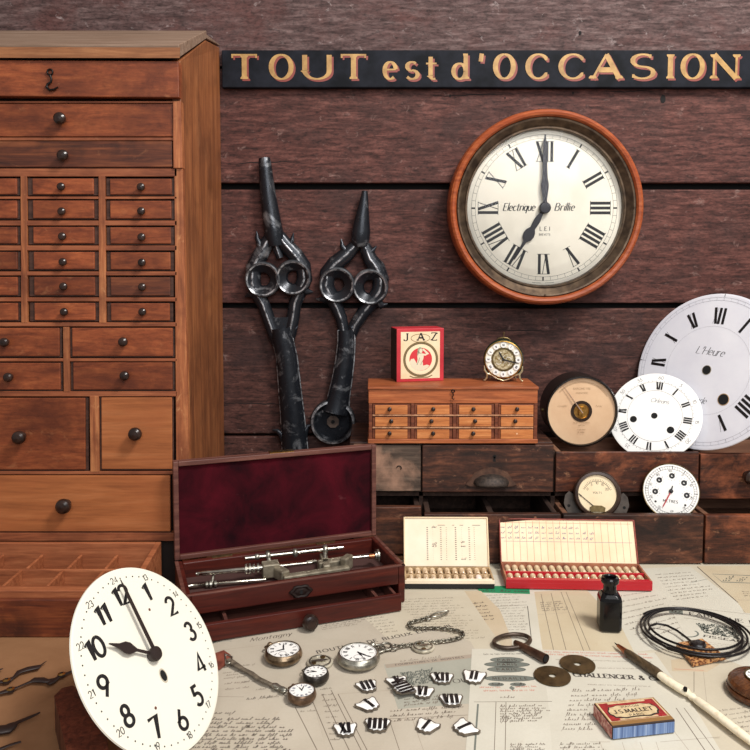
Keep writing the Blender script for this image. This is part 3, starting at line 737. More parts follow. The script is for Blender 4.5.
# ---------------------------------------------------------------- two great ornamental iron hands fixed to the wall
def big_hand(label, stem, apex, rings, outer, belly, shaft, flares, boss=None, screw=None, base=(0, 0)):
    Y0 = YW - .016
    def q(px, py, d=0): return U(px, py, Y0) - Vector((0, d, 0))
    k = 1.26/760
    b = U(base[0], base[1], YW)
    t = root('ornate_clock_hand', label, 'clock hand', (b.x, YW, b.z))
    rf = (0, -1, 0)
    mb = W(t)
    mb.tube([q(x, y) for x, y, r in stem], [r*k for x, y, r in stem], 16, 0, sq=.8, ref=rf)
    for px, py, ro, ri in rings:
        c = q(px, py); rm = (ro+ri)/2*k; rr = (ro-ri)/2*k
        fn = lambda x, y, h, c=c: c + Vector((x, -h - .003, y))
        mb.lathe([(ro*k, -.010), (ro*k*1.02, .001), (ro*k*.97, .0065), (ro*k*.90, .0082), (ro*k*.82, .0068), (ri*k*1.2, -.001), (ri*k, -.006), (ri*k, -.012)], 36, [0,0,0,1,0,0,0], fn)
    for pts in outer:                                                  # curling arms: round bars with a raised rim
        mb.tube([q(x, y, -.003) for x, y, r in pts], [r*1.32*k for x, y, r in pts], 14, 0, sq=.72, ref=rf)
        mb.tube([q(x, y, r*k*.86 - .003) for x, y, r in pts], [max(r*k*.24, .0010) for x, y, r in pts], 8, 1, ref=rf)
    mb.tube([q(x, y) for x, y, r in shaft], [r*k for x, y, r in shaft], 24, 0, sq=.78, ref=rf)
    for sg in (-1, 1):                                                 # the raised edges of the shaft
        mb.tube([q(x + sg*r*.93, y, .001) for x, y, r in shaft], [.0022]*len(shaft), 8, 1, ref=rf)
    for pts in flares:                                                 # pointed leaves
        mb.tube([q(x, y) for x, y, r in pts], [r*k for x, y, r in pts], 10, 0, sq=.8, ref=rf)
    if belly: mb.prism([(x, y) for x, y in belly], lambda u, v, w: q(u, v, w), -.006, .003, 0)
    if boss:
        px, py, ro = boss; c = q(px, py)
        fn = lambda x, y, h: c + Vector((x, -h, y))
        mb.lathe([(ro*k, -.012), (ro*k*1.02, .003), (ro*k*.97, .009), (ro*k*.88, .010), (ro*k*.80, .006), (ro*k*.74, .0005), (.0001, 0)], 48, [0,0,1,0,0,0], fn)
    mb.build('body', [M['worn_iron'], M['worn_rim']], t)
    if boss:
        mb = W(t); s = 6.5*k
        mb.prism([(s*math.cos(a), s*math.sin(a)) for a in [pi/8 + i*pi/4 for i in range(8)]], lambda u, v, w: c + Vector((u, -w, v)), .000, .0022, 0)
        mb.build('centre_plate', mottled('rust_brown_plate', (66,54,48), (96,80,70), 120, .6, .3), t)
        mb = W(t); mb.lathe([(1.9*k, .0023), (1.9*k, .0030), (.0001, .0030)], 16, 0, lambda x, y, h: c + Vector((x + .1*k, -h, y))); mb.build('nail_head', M['hole'], t)
    if screw:
        mb = W(t); cs = q(*screw, .0108)
        mb.lathe([(2.4*k, -.002), (2.4*k, .0008), (1.7*k, .0018), (.0001, .002)], 16, 0, lambda x, y, h: cs + Vector((x, -h, y))); mb.build('screw', M['brass_old'], t)
    return t
def mir(pts, cx0, cx1=None): return [(2*cx0 - x, y, r) for x, y, r in pts]
big_hand('larger black iron ornamental clock hand with blunt tip, beside the tall cabinet',
    [(264.3,158,5.6), (264.8,163,6.4), (268,195,7.8), (272,222,9.2), (274.5,236,9.5), (276,246,7.5)], None,
    [(263.2,279.5,17.8,6.2), (293.5,277.5,17.8,6.2)],
    [[(272,232,4), (266,244,5.5), (258.5,258,6.2), (253,268,6), (252.5,283,6), (257,294,5.5), (263,304,5), (268,318,5), (274,334,5.2), (281,350,5)],
     [(277,232,4), (284,243,5.5), (295,255,6.2), (303,266,6), (304.5,279,6), (300,291,5.5), (295,303,5), (293,317,5), (290,332,5.2), (285,350,5)],
     [(274,234,3), (276,246,3.2), (280,258,3)]],
    [(268,318), (293,317), (290,336), (284,352), (280,352), (273,336)],
    [(281.5,328,10.5), (283,340,10.5), (287,358,10.5), (290,390,11.3), (292.5,415,12.0), (294,434,12.6), (295.5,455,13.2)],
    [[(260,246,3.5), (257,238,2.4), (256.5,231,.6)], [(289,247,3.5), (292,240,2.4), (293.5,233,.6)], [(257,290,6), (251,294,4), (245,297,.8)], [(302,287,6), (307,292,4), (313,292,.8)],
     [(274,336,4.5), (269,331,2.5), (265.5,328,.6)], [(290,334,4.5), (294,330,2.5), (298,326,.6)], [(284,440,4.5), (281,434,3.5), (277,430.5,2.2), (272.5,430,.7)], [(303,438,4.5), (305,431,3.5), (308,426,2.2), (312,424,.7)]],
    None, (289.7, 381.5), (295, 455))
big_hand('smaller black iron ornamental clock hand with pointed tip and round boss',
    [(364.8,191,2.8), (364.5,196,3.6), (362.5,215,6.8), (360.8,232,9.6), (360.2,240,9.4), (360,247,7.0)], None,
    [(337.0,285,18,6.4), (370.2,287,18,6.4)],
    [[(360,240,3.8), (352,249,5.0), (345,256,6), (335,264,6.4), (327.5,273,6.2), (326,286,6), (331,296,5.6), (336,306,5), (341,318,4.6), (345,338,4.2)],
     [(361,240,3.8), (366,249,5.0), (370,259,5.6), (377,268,6.4), (381,280,6.4), (379.5,291,6), (373,301,5.4), (363,313,5), (355,325,4.6), (349,341,4.2)]],
    None,
    [(346,330,8.2), (346.5,342,8.6), (345,360,9.2), (342,380,10), (338.5,398,11), (335.5,412,14)],
    [[(346,252,3.6), (342,246,2.6), (341,239,.6)], [(368,254,3.6), (373,250,2.6), (376.5,246,.6)], [(329,295,5.5), (324,300,3.6), (316,299,.8)], [(377,300,5.5), (382,306,3.6), (387.5,304,.8)],
     [(352,328,4), (355.5,323,2), (358,318,.5)]],
    (333, 421.5, 22.5), None, (333, 444))

# ---------------------------------------------------------------- small oak chest of twelve drawers
YM = 1.112; ZM = .1662
mn = root('miniature_chest', 'small oak chest of twelve tiny drawers standing on the drawer bank', 'chest', (U(452, 440, YM).x, YM+.04, ZM))
p0, p1, p2, p3 = U(368.5, 441, YM), U(537, 441, YM), U(537.5, 388.5, YM), U(369, 387, YM)
mz1 = .2512
mb = W(mn)
xa, xb = p0.x, p1.x
mb.box(xa+.001, xb-.001, YM+.004, YM+.080, ZM+.003, mz1-.004); mb.build('carcass', M['mini_dark'], mn)
mb = W(mn); mb.box(xa-.001, xb+.001, YM-.001, YM+.082, ZM, ZM+.0065); mb.build('base_board', M['mini'], mn, bevel=.001)
mb = W(mn); mb.box(xa-.001, xb+.001, YM-.002, YM+.080, mz1-.0042, mz1); mb.build('lid', wood('oak_lid_wood', (108,54,28), (160,86,48), (190,112,66), 'x', 1.3, .42, (120,64,38), .6, (90,44,24), .4, .0, .15), mn, bevel=.0007)
mb = W(mn); zf = U(450, 403.5, YM).z
mb.box(xa, xb, YM+.0004, YM+.004, zf, mz1-.0048); mb.build('front_flap', M['mini'], mn, bevel=.0007)
for x in (xa, xa+.0625, xa+.1245, xa+.1865, xb-.0055):
    mb = W(mn); mb.box(x+.0005, x+.0055, YM, YM+.004, ZM+.006, zf-.0003); mb.build('stile', M['mini_dark'], mn, bevel=.0005)
rows = [(U(450, y, YM).z) for y in (404.3, 416.3, 428.6)]
pr = mottled('pale_worn_rail', (150,98,66), (196,148,112), 160, .45)
for z in rows[1:]: mb = W(mn); mb.box(xa+.006, xb-.006, YM-.0008, YM+.004, z+.0005, z+.0024); mb.build('rail', pr, mn, bevel=.0003)
for ci in range(4):
    x0 = xa + .0062 + ci*.0621
    for ri, z in enumerate(rows):
        mb = W(mn); hgt = .0158
        mb.box(x0, x0+.0560, YM+.0012, YM+.004, z-hgt-.0006, z-.0002, 1)
        mb.box(x0+.0035, x0+.0515, YM-.0006, YM+.003, z-hgt+.0006, z-.0014, 0)
        d = mb.build('drawer', [M['mini_pale'], M['mini_dark']], mn, bevel=.0004, seg=1); parent_root[d] = mn
        kx = x0 + .0260 + (.0015 if (ri+ci) % 2 else -.001)
        if not (ci == 3 and ri == 2): knob(d, Vector((kx, YM-.0006, z-.0075)), .0033)
        else:
            m2 = W(mn); m2.disc(.0014, lambda x, y, h: Vector((kx + x, YM-.0008, z-.0075 + y)), 12, 0); m2.build('knob_scar', plain('pale_wood_scar', (220,170,130), .6), d)
mb = W(mn); c = U(453, 391, YM-.002); c.y = YM-.002
mb.tube([c + Vector((.0022*math.cos(a), -.0008, .0022*math.sin(a))) for a in [i*pi/5 for i in range(10)]], .0008, 6, closed=True)
mb.tube([c + Vector(v) for v in ((0, -.001, -.002), (.0006, -.0012, -.006), (-.0012, -.0012, -.009), (.0002, -.0012, -.0125), (.002, -.0012, -.011))], .0008, 6)
mb.build('hook', M['iron_black'], mn)

# ---------------------------------------------------------------- red picture box on the little chest
c0 = T(395, 381.5, mz1); yb = c0.y
wpx = U(442.5, 381, yb).x - c0.x; hz = U(418, 328.5, yb).z - mz1
bx = root('picture_box', 'small red and cream box lettered JAZ with a round picture, on the oak chest', 'box', c0 + Vector((wpx/2, .012, 0)), .20)
mb = MB(); w2 = wpx/2*1.02
mb.box(-w2, w2, -.012, .028, .0002, hz, 0); mb.build('carton', [M['red_card'], M['board_dark']], bx, bevel=.0006)
mb = MB(); mb.box(-w2-.0003, -w2+.0002, -.0112, .0275, .001, hz-.001, 0); mb.build('side_panel', M['board_dark'], bx)
fb_ = lambda u, v, h: Vector((u, -.0122 - h, hz/2 + v))
mb = MB()
cw, chh = w2*.83, hz*.44
mb.poly([(-cw, -chh), (cw, -chh), (cw, chh), (-cw, chh)], fb_, 0)
for ch, x in (('J', -.026), ('A', -.0045), ('Z', .0175)): glyph(mb, ch, fb_, x, .0225, .0125, .0115, .0024, .0012, 1, .0001, 0, .1)
def eo(rx_, ry_, cx, cy, n=40): return [(cx + rx_*math.cos(2*pi*i/n), cy + ry_*math.sin(2*pi*i/n)) for i in range(n)]
mb.ribbon(eo(.0150, .0062, 0, .0262), .0009, fb_, 2, .00008, True)
mb.ribbon(eo(.0262, .0258, .0005, -.0065), .0032, fb_, 2, .0001, True)
mb.ribbon(eo(.0245, .0241, .0005, -.0065), .0007, fb_, 1, .00012, True)
mb.poly(eo(.0228, .0224, .0005, -.0065), fb_, 3, .0001)
mb.poly(eo(.0180, .0178, .0005, -.0065), fb_, 4, .00015)
mb.poly([(-.0172, -.0105), (-.0150, -.006), (-.0105, -.0050), (-.0080, -.0090), (-.0055, -.0135), (-.0020, -.0165), (.0040, -.0165), (.0105, -.0150), (.0145, -.0165), (.0110, -.0205), (.0050, -.0236), (-.0020, -.0242), (-.0090, -.0222), (-.0140, -.0182)], fb_, 5, .0002)
mb.poly([(-.0062, -.0150), (-.0045, -.0070), (-.0050, -.0020), (-.0038, .0018), (-.0010, .0030), (.0030, .0026), (.0052, .0004), (.0048, -.0050), (.0032, -.0095), (.0044, -.0165), (-.0010, -.0190)], fb_, 5, .00022)
mb.ribbon([(.0030, .0012), (.0075, .0002), (.0112, .0018), (.0075, .0060), (.0035, .0092)], .0027, fb_, 5, .00024)
mb.poly(eo(.0040, .0050, -.0006, .0072, 18), fb_, 6, .00026); mb.poly(eo(.0024, .0034, .0006, .0066, 16), fb_, 5, .00028); mb.ribbon([(-.0036, .0060), (-.0044, .0000)], .0018, fb_, 6, .00026)
mb.ribbon([(-.0055, -.0150), (-.0025, -.0085), (-.0015, -.0040)], .0011, fb_, 6, .0003); mb.ribbon([(.0005, -.0150), (.0030, -.0090)], .0009, fb_, 6, .0003)
mb.ribbon([(-.017, -.0318), (-.011, -.0345), (.012, -.0345), (.019, -.0315)], .0016, fb_, 2, .0001)
mb.build('printed_front', [M['cream_card'], M['lettering_black'], plain('olive_print', (120,100,62), .6), plain('pale_print', (238,222,186), .6), plain('red_print', (206,48,56), .6), plain('ivory_print', (224,212,184), .6), plain('grey_green_print', (150,152,126), .6)], bx)

# ---------------------------------------------------------------- tiny alarm clock
c0 = T(504, 382.5, mz1); ya = c0.y
R_ = (U(522.3, 360, ya).x - U(485.3, 360, ya).x)/2
zc = U(503.5, 360, ya).z - mz1
ac = root('alarm_clock', 'tiny green and gilt alarm clock on scrolled feet on the oak chest', 'clock', Vector((c0.x, ya + .008, mz1)), -.16)
fa = lambda x, y, h: Vector((x, -h, zc + y))
mb = MB()
mb.lathe([(R_*.62, -.020), (R_*.98, -.018), (R_*1.08, -.012), (R_*1.08, .001), (R_*1.02, .0035)], 48, 0, fa, cap0=True)
mb.build('case', plain('dark_green_lacquer', (22,40,30), .25), ac)
mb = MB(); mb.lathe([(R_*1.03, .002), (R_*1.03, .0042), (R_*.98, .0048), (R_*.96, .0030)], 48, 0, fa); mb.build('bezel', M['brass'], ac)
mb = MB(); mb.disc(R_*.97, fa, 48, 0, h=.0024); mb.disc(R_*.66, fa, 48, 1, h=.0026); mb.disc(R_*.54, fa, 48, 2, h=.0027)
for i in range(12):
    f = polar(i, R_*.80)
    mb.prism([(R_*.155*math.cos(a), R_*.155*math.sin(a)) for a in [j*pi/6 for j in range(12)]], lambda u, v, h, f=f: fa(f(u, v, 0).x, f(u, v, 0).y, h), .0024, .0036, 3)
    g_ = lambda u, v, h, f=f: fa(f(u, v, 0).x, f(u, v, 0).y, h)
    roman(mb, ROM[i], lambda u, v, h: g_(u, v - .0016, h), 0, .0032, .0006, .0004, 4, .0038, False)
for i in range(7):
    a = i*2*pi/7
    mb.ribbon(arc(R_*.28*math.cos(a), R_*.28*math.sin(a), R_*.14, R_*.14, a*57, a*57+250, 10), .0011, fa, 5 if i % 2 else 0, .0029)
mb.build('dial', [M['dial_cream'], M['brass_old'], mottled('gilt_tracery', (140,120,72), (240,226,188), 260, .35, .6), M['enamel'], M['lettering_black'], M['brass']], ac)
mb = MB()
def hand2(mb, hour, L, w, h0, h1, fa_):
    f = polar(hour, 0); mb.prism([(-w, -.001), (w, -.001), (w*.9, L*.8), (0, L), (-w*.9, L*.8)], lambda u, v, h: fa_(f(u, v, 0).x, f(u, v, 0).y, h), h0, h1)
hand2(mb, 11.0, R_*.52, .0012, .0036, .0042, fa); mb.build('hour_hand', M['lettering_black'], ac)
mb = MB(); hand2(mb, 3.45, R_*.88, .0011, .0043, .0048, fa); mb.lathe([(.002, .003), (.002, .0052), (.0001, .0054)], 12, 0, fa); mb.build('minute_hand', M['lettering_black'], ac)
mb = MB()
for sg in (-1, 1):
    mb.tube([Vector((sg*x*R_, -.002, z)) for x, z in ((1.02, zc-R_*.35), (1.0, zc-R_*.60), (.86, zc-R_*.78), (.88, .006), (.98, .0022), (1.05, .0018))], [.0012,.0018,.002,.0018,.0016,.0012], 8)
    mb.tube([Vector((sg*x*R_, -.002, z)) for x, z in ((.86, zc-R_*.78), (.62, zc-R_*.86), (.34, zc-R_*1.04), (0, zc-R_*1.16))], [.0018,.0015,.0014,.0014], 8)
    mb.tube([Vector((sg*R_*.6, .016, zc-R_*.7)), Vector((sg*R_*.7, .018, .0012))], .0012, 8)
mb.build('feet', mottled('pale_gilt', (176,158,116), (226,212,178), 140, .3, .8), ac)
mb = MB(); mb.prism([(R_*x, z) for x, z in ((-.95, zc-R_*.55), (-.84, zc-R_*.76), (-.6, zc-R_*.86), (-.3, zc-R_*1.02), (0, zc-R_*1.13), (.3, zc-R_*1.02), (.6, zc-R_*.86), (.84, zc-R_*.76), (.95, zc-R_*.55), (0, zc-R_*.3))], lambda u, v, h: Vector((u, h, v)), -.0012, .012); mb.build('plinth', plain('deep_green_lacquer', (20,52,36), .3), ac)
mb = MB(); mb.tube([Vector((x*R_, .004, zc + R_*z)) for x, z in ((-.38, 1.02), (-.25, 1.13), (0, 1.17), (.25, 1.13), (.38, 1.02))], [.0008,.0014,.0016,.0014,.0008], 8)
mb.tube([Vector((0, .004, zc+R_*1.15)), Vector((0, .004, zc+R_*1.3)), Vector((.0008, .004, zc+R_*1.48))], [.0010,.0008,.0013], 8); mb.build('ring_handle', M['brass_old'], ac)

# ---------------------------------------------------------------- round barometer in the open drawer
Cb = U(581.7, 411.5, 1.163); Rb = U(617, 410, 1.163).x - Cb.x
bf = frame(Cb, .0, -.02, 0, Rb)
br = root('barometer', 'round black cased barometer with a beige face and one thin needle', 'barometer', M=bf)
ft_ = lambda x, y, h: Vector((x, Rb + y, h))
mb = MB(); mb.lathe([(Rb*.9, -.050), (Rb*1.0, -.047), (Rb*1.0, -.010), (Rb*1.03, -.006), (Rb*1.03, .000), (Rb*1.0, .0025), (Rb*.965, .0028), (Rb*.955, -.002)], 72, 0, ft_, cap0=True)
mb.build('case', plain('black_japanned_case', (26,20,18), .32, .3), br)
mb = MB(); mb.disc(Rb*.96, ft_, 72, 0, h=-.002, r0=.0160)
zz = -.0018
for r, a0, a1 in ((.85, -50, 60), (.82, -50, 60)): mb.ribbon([(r*Rb*math.sin(math.radians(a)), r*Rb*math.cos(math.radians(a))) for a in range(a0, a1, 4)], .0003, ft_, 1, zz)
for i in range(-25, 31): mb.ribbon([(0, Rb*.82), (0, Rb*.85)], .0003, lambda u, v, h, i=i: ft_(*polar(i*.066, 0)(u, v, 0).xy, h), 1, zz)
text(mb, 'BAROMETRE', ft_, 0, Rb*.62, .0030, .12, .1, 1, zz, 0, 0, .3, 1, 'c'); text(mb, 'ANEROIDE', ft_, 0, Rb*.50, .0026, .12, .1, 1, zz, 0, 0, .3, 1, 'c')
for y, L in ((-.34, .46), (-.42, .16), (-.54, .22), (-.62, .20)): smallprint(mb, ft_, -Rb*L/2, Rb*y, Rb*L, .0017, 1)
for sx in (-1, 1): text(mb, 'variable' if sx < 0 else 'beau', lambda u, v, h, sx=sx: ft_(u, v, h), sx*Rb*.55 - .008, Rb*.12, .0036, .08, .05, 1, zz, .3, 0, .2)
mb.build('face', [mottled('beige_card_face', (206,168,132), (222,188,152), 14, .55), plain('faded_print', (150,118,86), .7)], br)
mb = MB(); mb.lathe([(.0165, -.003), (.0165, -.001), (.0118, -.001), (.0114, -.004), (.0001, -.0045)], 40, [0, 0, 1, 1], ft_)
mb.box(-.004, .004, Rb-.0075, Rb+.0065, -.004, -.0005, 1); mb.lathe([(.0032, -.002), (.0032, .002), (.0001, .0025)], 16, 1, ft_); mb.tube([ft_(.001, -.007, 0), ft_(.003, .006, 0)], .0009, 6, 1)
mb.build('movement', [plain('dark_ring', (48,34,26), .4, .4), M['brass']], br)
mb = MB(); mb.tube([ft_(.001, -.002, .0022), ft_(-.0290, .0395, .0010)], [.0011, .0004], 8); mb.build('needle', plain('pale_needle', (196,170,150), .3, .6), br)
mb = MB(); mb.lathe([(.0001, -.003), (.003, -.003), (.003, .003), (.0001, .003)], 12, 0, lambda x, y, h: Vector((-Rb*1.0 + h, Rb + y - .002, -.022 + x))); mb.build('side_screw', M['brass_old'], br)

# ---------------------------------------------------------------- enamel dials
def rim_prof(R, th, dome): return [(R*.98, -th), (R, -th*.5), (R*.995, -th*.1), (R*.975, 0)]
def plate(mb, R, th, fn, holes=(), mat=0, n=96, seam=None):
    """Dial plate with true holes: fan of sectors is avoided by drawing dark wells just proud of the plate."""
    mb.lathe([(.0001, -th), (R*.98, -th), (R, -th*.5), (R*.995, -th*.1), (R*.975, 0)], n, mat, fn)
    mb.disc(R*.975, fn, n, mat, h=0)
q = (.5277*.967, 1.16, None)
zq = CAMH - (1.16/1.2)*(CAMH - .2633); RL = .1276*1.16/1.2
lf = frame((.5277*1.16/1.2, 1.16, zq), math.radians(-56.8), math.radians(18.2), math.radians(1.5), RL)
ld = root('clock_dial', 'largest white enamel dial, leaning on the wall at the right edge behind a smaller dial', 'dial', M=lf, group='loose enamel clock dials')
fl = lambda x, y, h: Vector((x, RL + y, h))
def onl(hour, rad): return lambda u, v, h: fl(*polar(hour, rad)(u, v, 0).xy, h)
mb = MB(); plate(mb, RL, .004, fl)
RN = .0904*1.16/1.2; e = .0003
for r0, r1 in ((RL*.905, RL*.908), (RL*.945, RL*.948), (RL*.565, RL*.567)): mb.disc(r1, fl, 96, 2, r0=r0, h=e)
for i in range(60): mb.ribbon([(0, RL*.906), (0, RL*.946)], .0003 if i % 5 else .0005, onl(i/5, 0), 2, e)
for i, s in enumerate(ROM):
    roman(mb, s, onl(i, RN - .0135), 0, .026, .0044, .0004, 1, e, False, .92, .27)
    if i % 3 == 0: text(mb, 'I', onl(i, RL*.955), 0, 0, .0045, .2, .2, 1, e, 0, 0, .2, 1, 'c')
text(mb, "L'Heure", fl, -.002, .024, .0120, .085, .03, 1, e, .35, 0, .15, .95, 'c')
text(mb, 'ronde', fl, -.002, -.052, .0095, .085, .03, 1, e, .35, 0, .15, .95, 'c')
mb.build('plate', [M['enamel_cool'], M['lettering_black'], plain('grey_track', (150,150,158), .4)], ld)
def hole(parent, fn, x, y, r, h=.0005, rim=None):
    mb = MB(); f2 = lambda a, b, c: fn(x + a, y + b, c)
    mb.lathe([(r*1.14, .0001), (r*1.1, h), (r, h*.9)], 28, 1, f2); mb.disc(r, f2, 28, 0, h=h*.95)
    return mb.build('arbor_hole', [M['hole'], rim or M['brass_old']], parent)
hole(ld, fl, 0, 0, .0068, rim=plain('chipped_edge', (150,140,124), .5)); hole(ld, fl, .038, -.040, .0082, rim=plain('tan_edge', (176,146,110), .5)); hole(ld, fl, -.038, -.040, .0082)

k_ = 1.166/1.11
RS = .0663*k_
sf = frame((.4128*k_, 1.166, CAMH - k_*(CAMH - .2082)), -.5634, .4654, .0483, RS)
sd = root('clock_dial', 'medium white enamel dial with three holes, leaning in front of the largest dial', 'dial', M=sf, group='loose enamel clock dials')
fm = lambda x, y, h: Vector((x, RS + y, h))
def onm(hour, rad): return lambda u, v, h: fm(*polar(hour, rad)(u, v, 0).xy, h)
mb = MB(); plate(mb, RS, .003, fm)
for r0, r1 in ((RS*.585, RS*.590), (RS*.790, RS*.795)): mb.disc(r1, fm, 80, 2, r0=r0, h=e)
for i in range(60): mb.disc(.0006, onm(i/5, RS*.815), 6, 2, h=e)
for i, s in enumerate(ROM):
    roman(mb, s, onm(i, .0462*k_ - .0058), 0, .0120, .0025, .0004, 1, e, False, .80, .34)
    text(mb, str((i*5) or 60), onm(i, RS*.86), 0, 0, .0052, .1, .1, 2, e, 0, 0, .2, 1, 'c')
text(mb, 'Orleans', fm, .004, .0215, .0066, .1, .05, 2, e, .35, 0, .16, 1.0, 'c')
mb.build('plate', [M['enamel'], M['lettering_black'], plain('grey_numerals', (120,118,120), .4)], sd)
hole(sd, fm, 0, 0, .0042, rim=M['hole']); hole(sd, fm, -.0300, -.0105, .0046, rim=M['hole']); hole(sd, fm, .0270, -.0185, .0048, rim=M['hole'])

# foreground dial
FC = (-.2053, .6724, .0746); RF = .0862
dz = .0
ff = frame(FC, 1.254, .6102, .0938, RF)
fd = root('clock_dial', 'white enamel dial with black Arabic numerals and two hands, tilted at the lower left', 'dial', M=ff, group='loose enamel clock dials')
fg = lambda x, y, h: Vector((x, RF + y, h))
def onf(hour, rad): return lambda u, v, h: fg(*polar(hour, rad)(u, v, 0).xy, h)
mb = MB(); plate(mb, RF, .0035, fg)
NR = .0613
for i in range(12):
    s = str(i or 12); sz = .0172
    a = onf(i, NR)
    aa = i*pi/6
    f_up = lambda u, v, h: fg(NR*math.sin(aa) + u, NR*math.cos(aa) + v, h)          # numerals stand upright
    text(mb, s, f_up, 0, -sz/2, sz, .20, .17, 1, e, 0, 0, .22, 1.0, 'c')
    R24 = .0765; s2 = str(12 + i if i else 24)
    f24 = lambda u, v, h: fg(R24*math.sin(aa) + u, R24*math.cos(aa) + v, h)
    text(mb, s2, f24, 0, -.0027, .0058, .125, .11, 1, e, 0, 0, .25, .9, 'c')
for i in range(60):
    if i % 5: mb.disc(.00075, onf(i/5, .0765), 8, 1, h=e)
for hx, hy, r in ((.0245, .0375, .0014), (-.0215, -.0395, .0014)): mb.disc(r, lambda x, y, h, hx=hx, hy=hy: fg(x+hx, y+hy, h), 10, 2, h=e)
mb.build('plate', [M['enamel_warm'], M['lettering_black'], plain('rust_spot', (96,52,40), .6)], fd)
mb = MB(); hand2(mb, 0.02, .0745, .0019, .0062, .0072, fg); mb.build('minute_hand', M['hand_brown'], fd, bevel=.0003)
mb = MB()
fh = polar(10.13, 0)
mb.prism([(-.0014, 0), (.0014, 0), (.0012, .020), (.0052, .028), (.0052, .0335), (.0022, .0400), (.0003, .051), (-.0003, .051), (-.0022, .0400), (-.0052, .0335), (-.0052, .028), (-.0012, .020)], lambda u, v, h: fg(fh(u, v, 0).x, fh(u, v, 0).y, h), .0044, .0054)
mb.lathe([(.0048, .0003), (.0064, .004), (.0068, .0062), (.0060, .0085), (.0001, .0090)], 28, 0, fg); mb.build('hour_hand', M['hand_brown'], fd, bevel=.0003)
mb = MB(); f2 = lambda x, y, h: fg(x*.9 + .0035, y*1.35 - .0205, h)
mb.lathe([(.0050, .0002), (.0046, .0005), (.0040, .0004)], 24, 1, f2); mb.disc(.0038, f2, 24, 0, h=.0004)
mb.build('winding_hole', [M['hole'], plain('chipped_enamel', (190,180,160), .5)], fd)

# dark wooden block it leans on
a, b, c = T(54, 695, .034), T(72, 690, .034), T(92, 760, .034)
wb = root('wooden_block', 'dark reddish wooden block with a worn edge behind the tilted dial', 'block', (a.x+.03, a.y-.02, PZ))
mb = W(wb)
P = [T(54, 696, .034), T(62, 688, .034), T(72, 685.5, .034), T(104, 702, .034), T(112, 790, .034), T(78, 800, .034)]
mb.prism([(p.x, p.y) for p in P], lambda u, v, w: Vector((u, v, w)), PZ, .034)
mb.build('block', wood('walnut_block', (48,20,14), (88,42,30), (116,62,44), 'z', 1.4, .38, (40,18,14), .6, None, 0, .0, .2), wb, bevel=.0025, seg=3)

# ---------------------------------------------------------------- panel meter and white gauge in the lower drawer
Cv = U(597.3, 494, 1.086); Rv = U(620.5, 494, 1.086).x - Cv.x
vm = root('panel_meter', 'round dark panel meter with a cream face and fixing lugs in the open lower drawer', 'meter', M=frame(Cv, -.12, .20, 0, Rv))
fv = lambda x, y, h: Vector((x, Rv + y, h))
mb = MB(); mb.lathe([(Rv*.8, -.021), (Rv*.9, -.020), (Rv*.9, -.010), (Rv*.98, -.006), (Rv*1.0, .000), (Rv*.94, .0030), (Rv*.84, .0035), (Rv*.80, .0005)], 56, 0, fv, cap0=True)
mb.build('case', mottled('brown_bakelite', (40,26,20), (64,44,34), 60, .35, .2), vm)
mb = MB(); mb.disc(Rv*.81, fv, 56, 0, h=.0002); z2 = .0004
mb.ribbon([(Rv*.62*math.sin(math.radians(t)), -.006 + Rv*.72*math.cos(math.radians(t))) for t in range(-60, 61, 5)], .0004, fv, 1, z2)
for t in range(-60, 61, 6): mb.ribbon([(Rv*.62*math.sin(math.radians(t)), -.006 + Rv*.72*math.cos(math.radians(t))), (Rv*.70*math.sin(math.radians(t)), -.006 + Rv*.82*math.cos(math.radians(t)))], .0004, fv, 1, z2)
for i, s in enumerate(('0', '5', '10', '15', '20')): tt = math.radians(-55 + i*27); text(mb, s, fv, Rv*.5*math.sin(tt), -.007 + Rv*.62*math.cos(tt), .0034, .12, .1, 1, z2, 0, 0, .2, 1, 'c')
text(mb, 'VOLTS', fv, 0, Rv*.02, .0026, .13, .1, 1, z2, 0, 0, .3, 1, 'c')
mb.build('face', [mottled('cream_meter_face', (228,206,168), (240,222,188), 20, .5), M['lettering_black']], vm)
mb = MB(); mb.tube([fv(-.002, -.020, .0012), fv(-.0225, -.0035, .0012)], [.0006, .0004], 6); mb.tube([fv(-.0225, -.0035, .0012), fv(-.0265, .0000, .0012)], [.0009, .0004], 6); mb.build('needle', M['lettering_black'], vm)
mb = MB(); mb.prism([(-.010, -Rv*.74), (.010, -Rv*.74), (.011, -Rv*.56), (.006, -Rv*.48), (-.006, -Rv*.48), (-.011, -Rv*.56)], fv, .0004, .0028); mb.build('pivot_cover', M['brass_old'], vm, bevel=.0006)
lugm = mottled('dull_grey_plate', (54,46,42), (84,74,66), 60, .5, .3)
for sg in (-1, 1):
    mb = MB(); mb.prism([(sg*Rv*x, y) for x, y in ((.75, -.008), (1.15, .002), (1.32, -.004), (1.38, -.016), (1.22, -.030), (.72, -.034), (.5, -.028))], fv, -.012, -.009, 0)
    mb.disc(.0022, lambda x, y, h, sg=sg: fv(sg*Rv*1.17 + x, y - .019, h), 12, 1, h=-.0088)
    mb.build('fixing_lug', [lugm, M['hole']], vm, bevel=.0005)

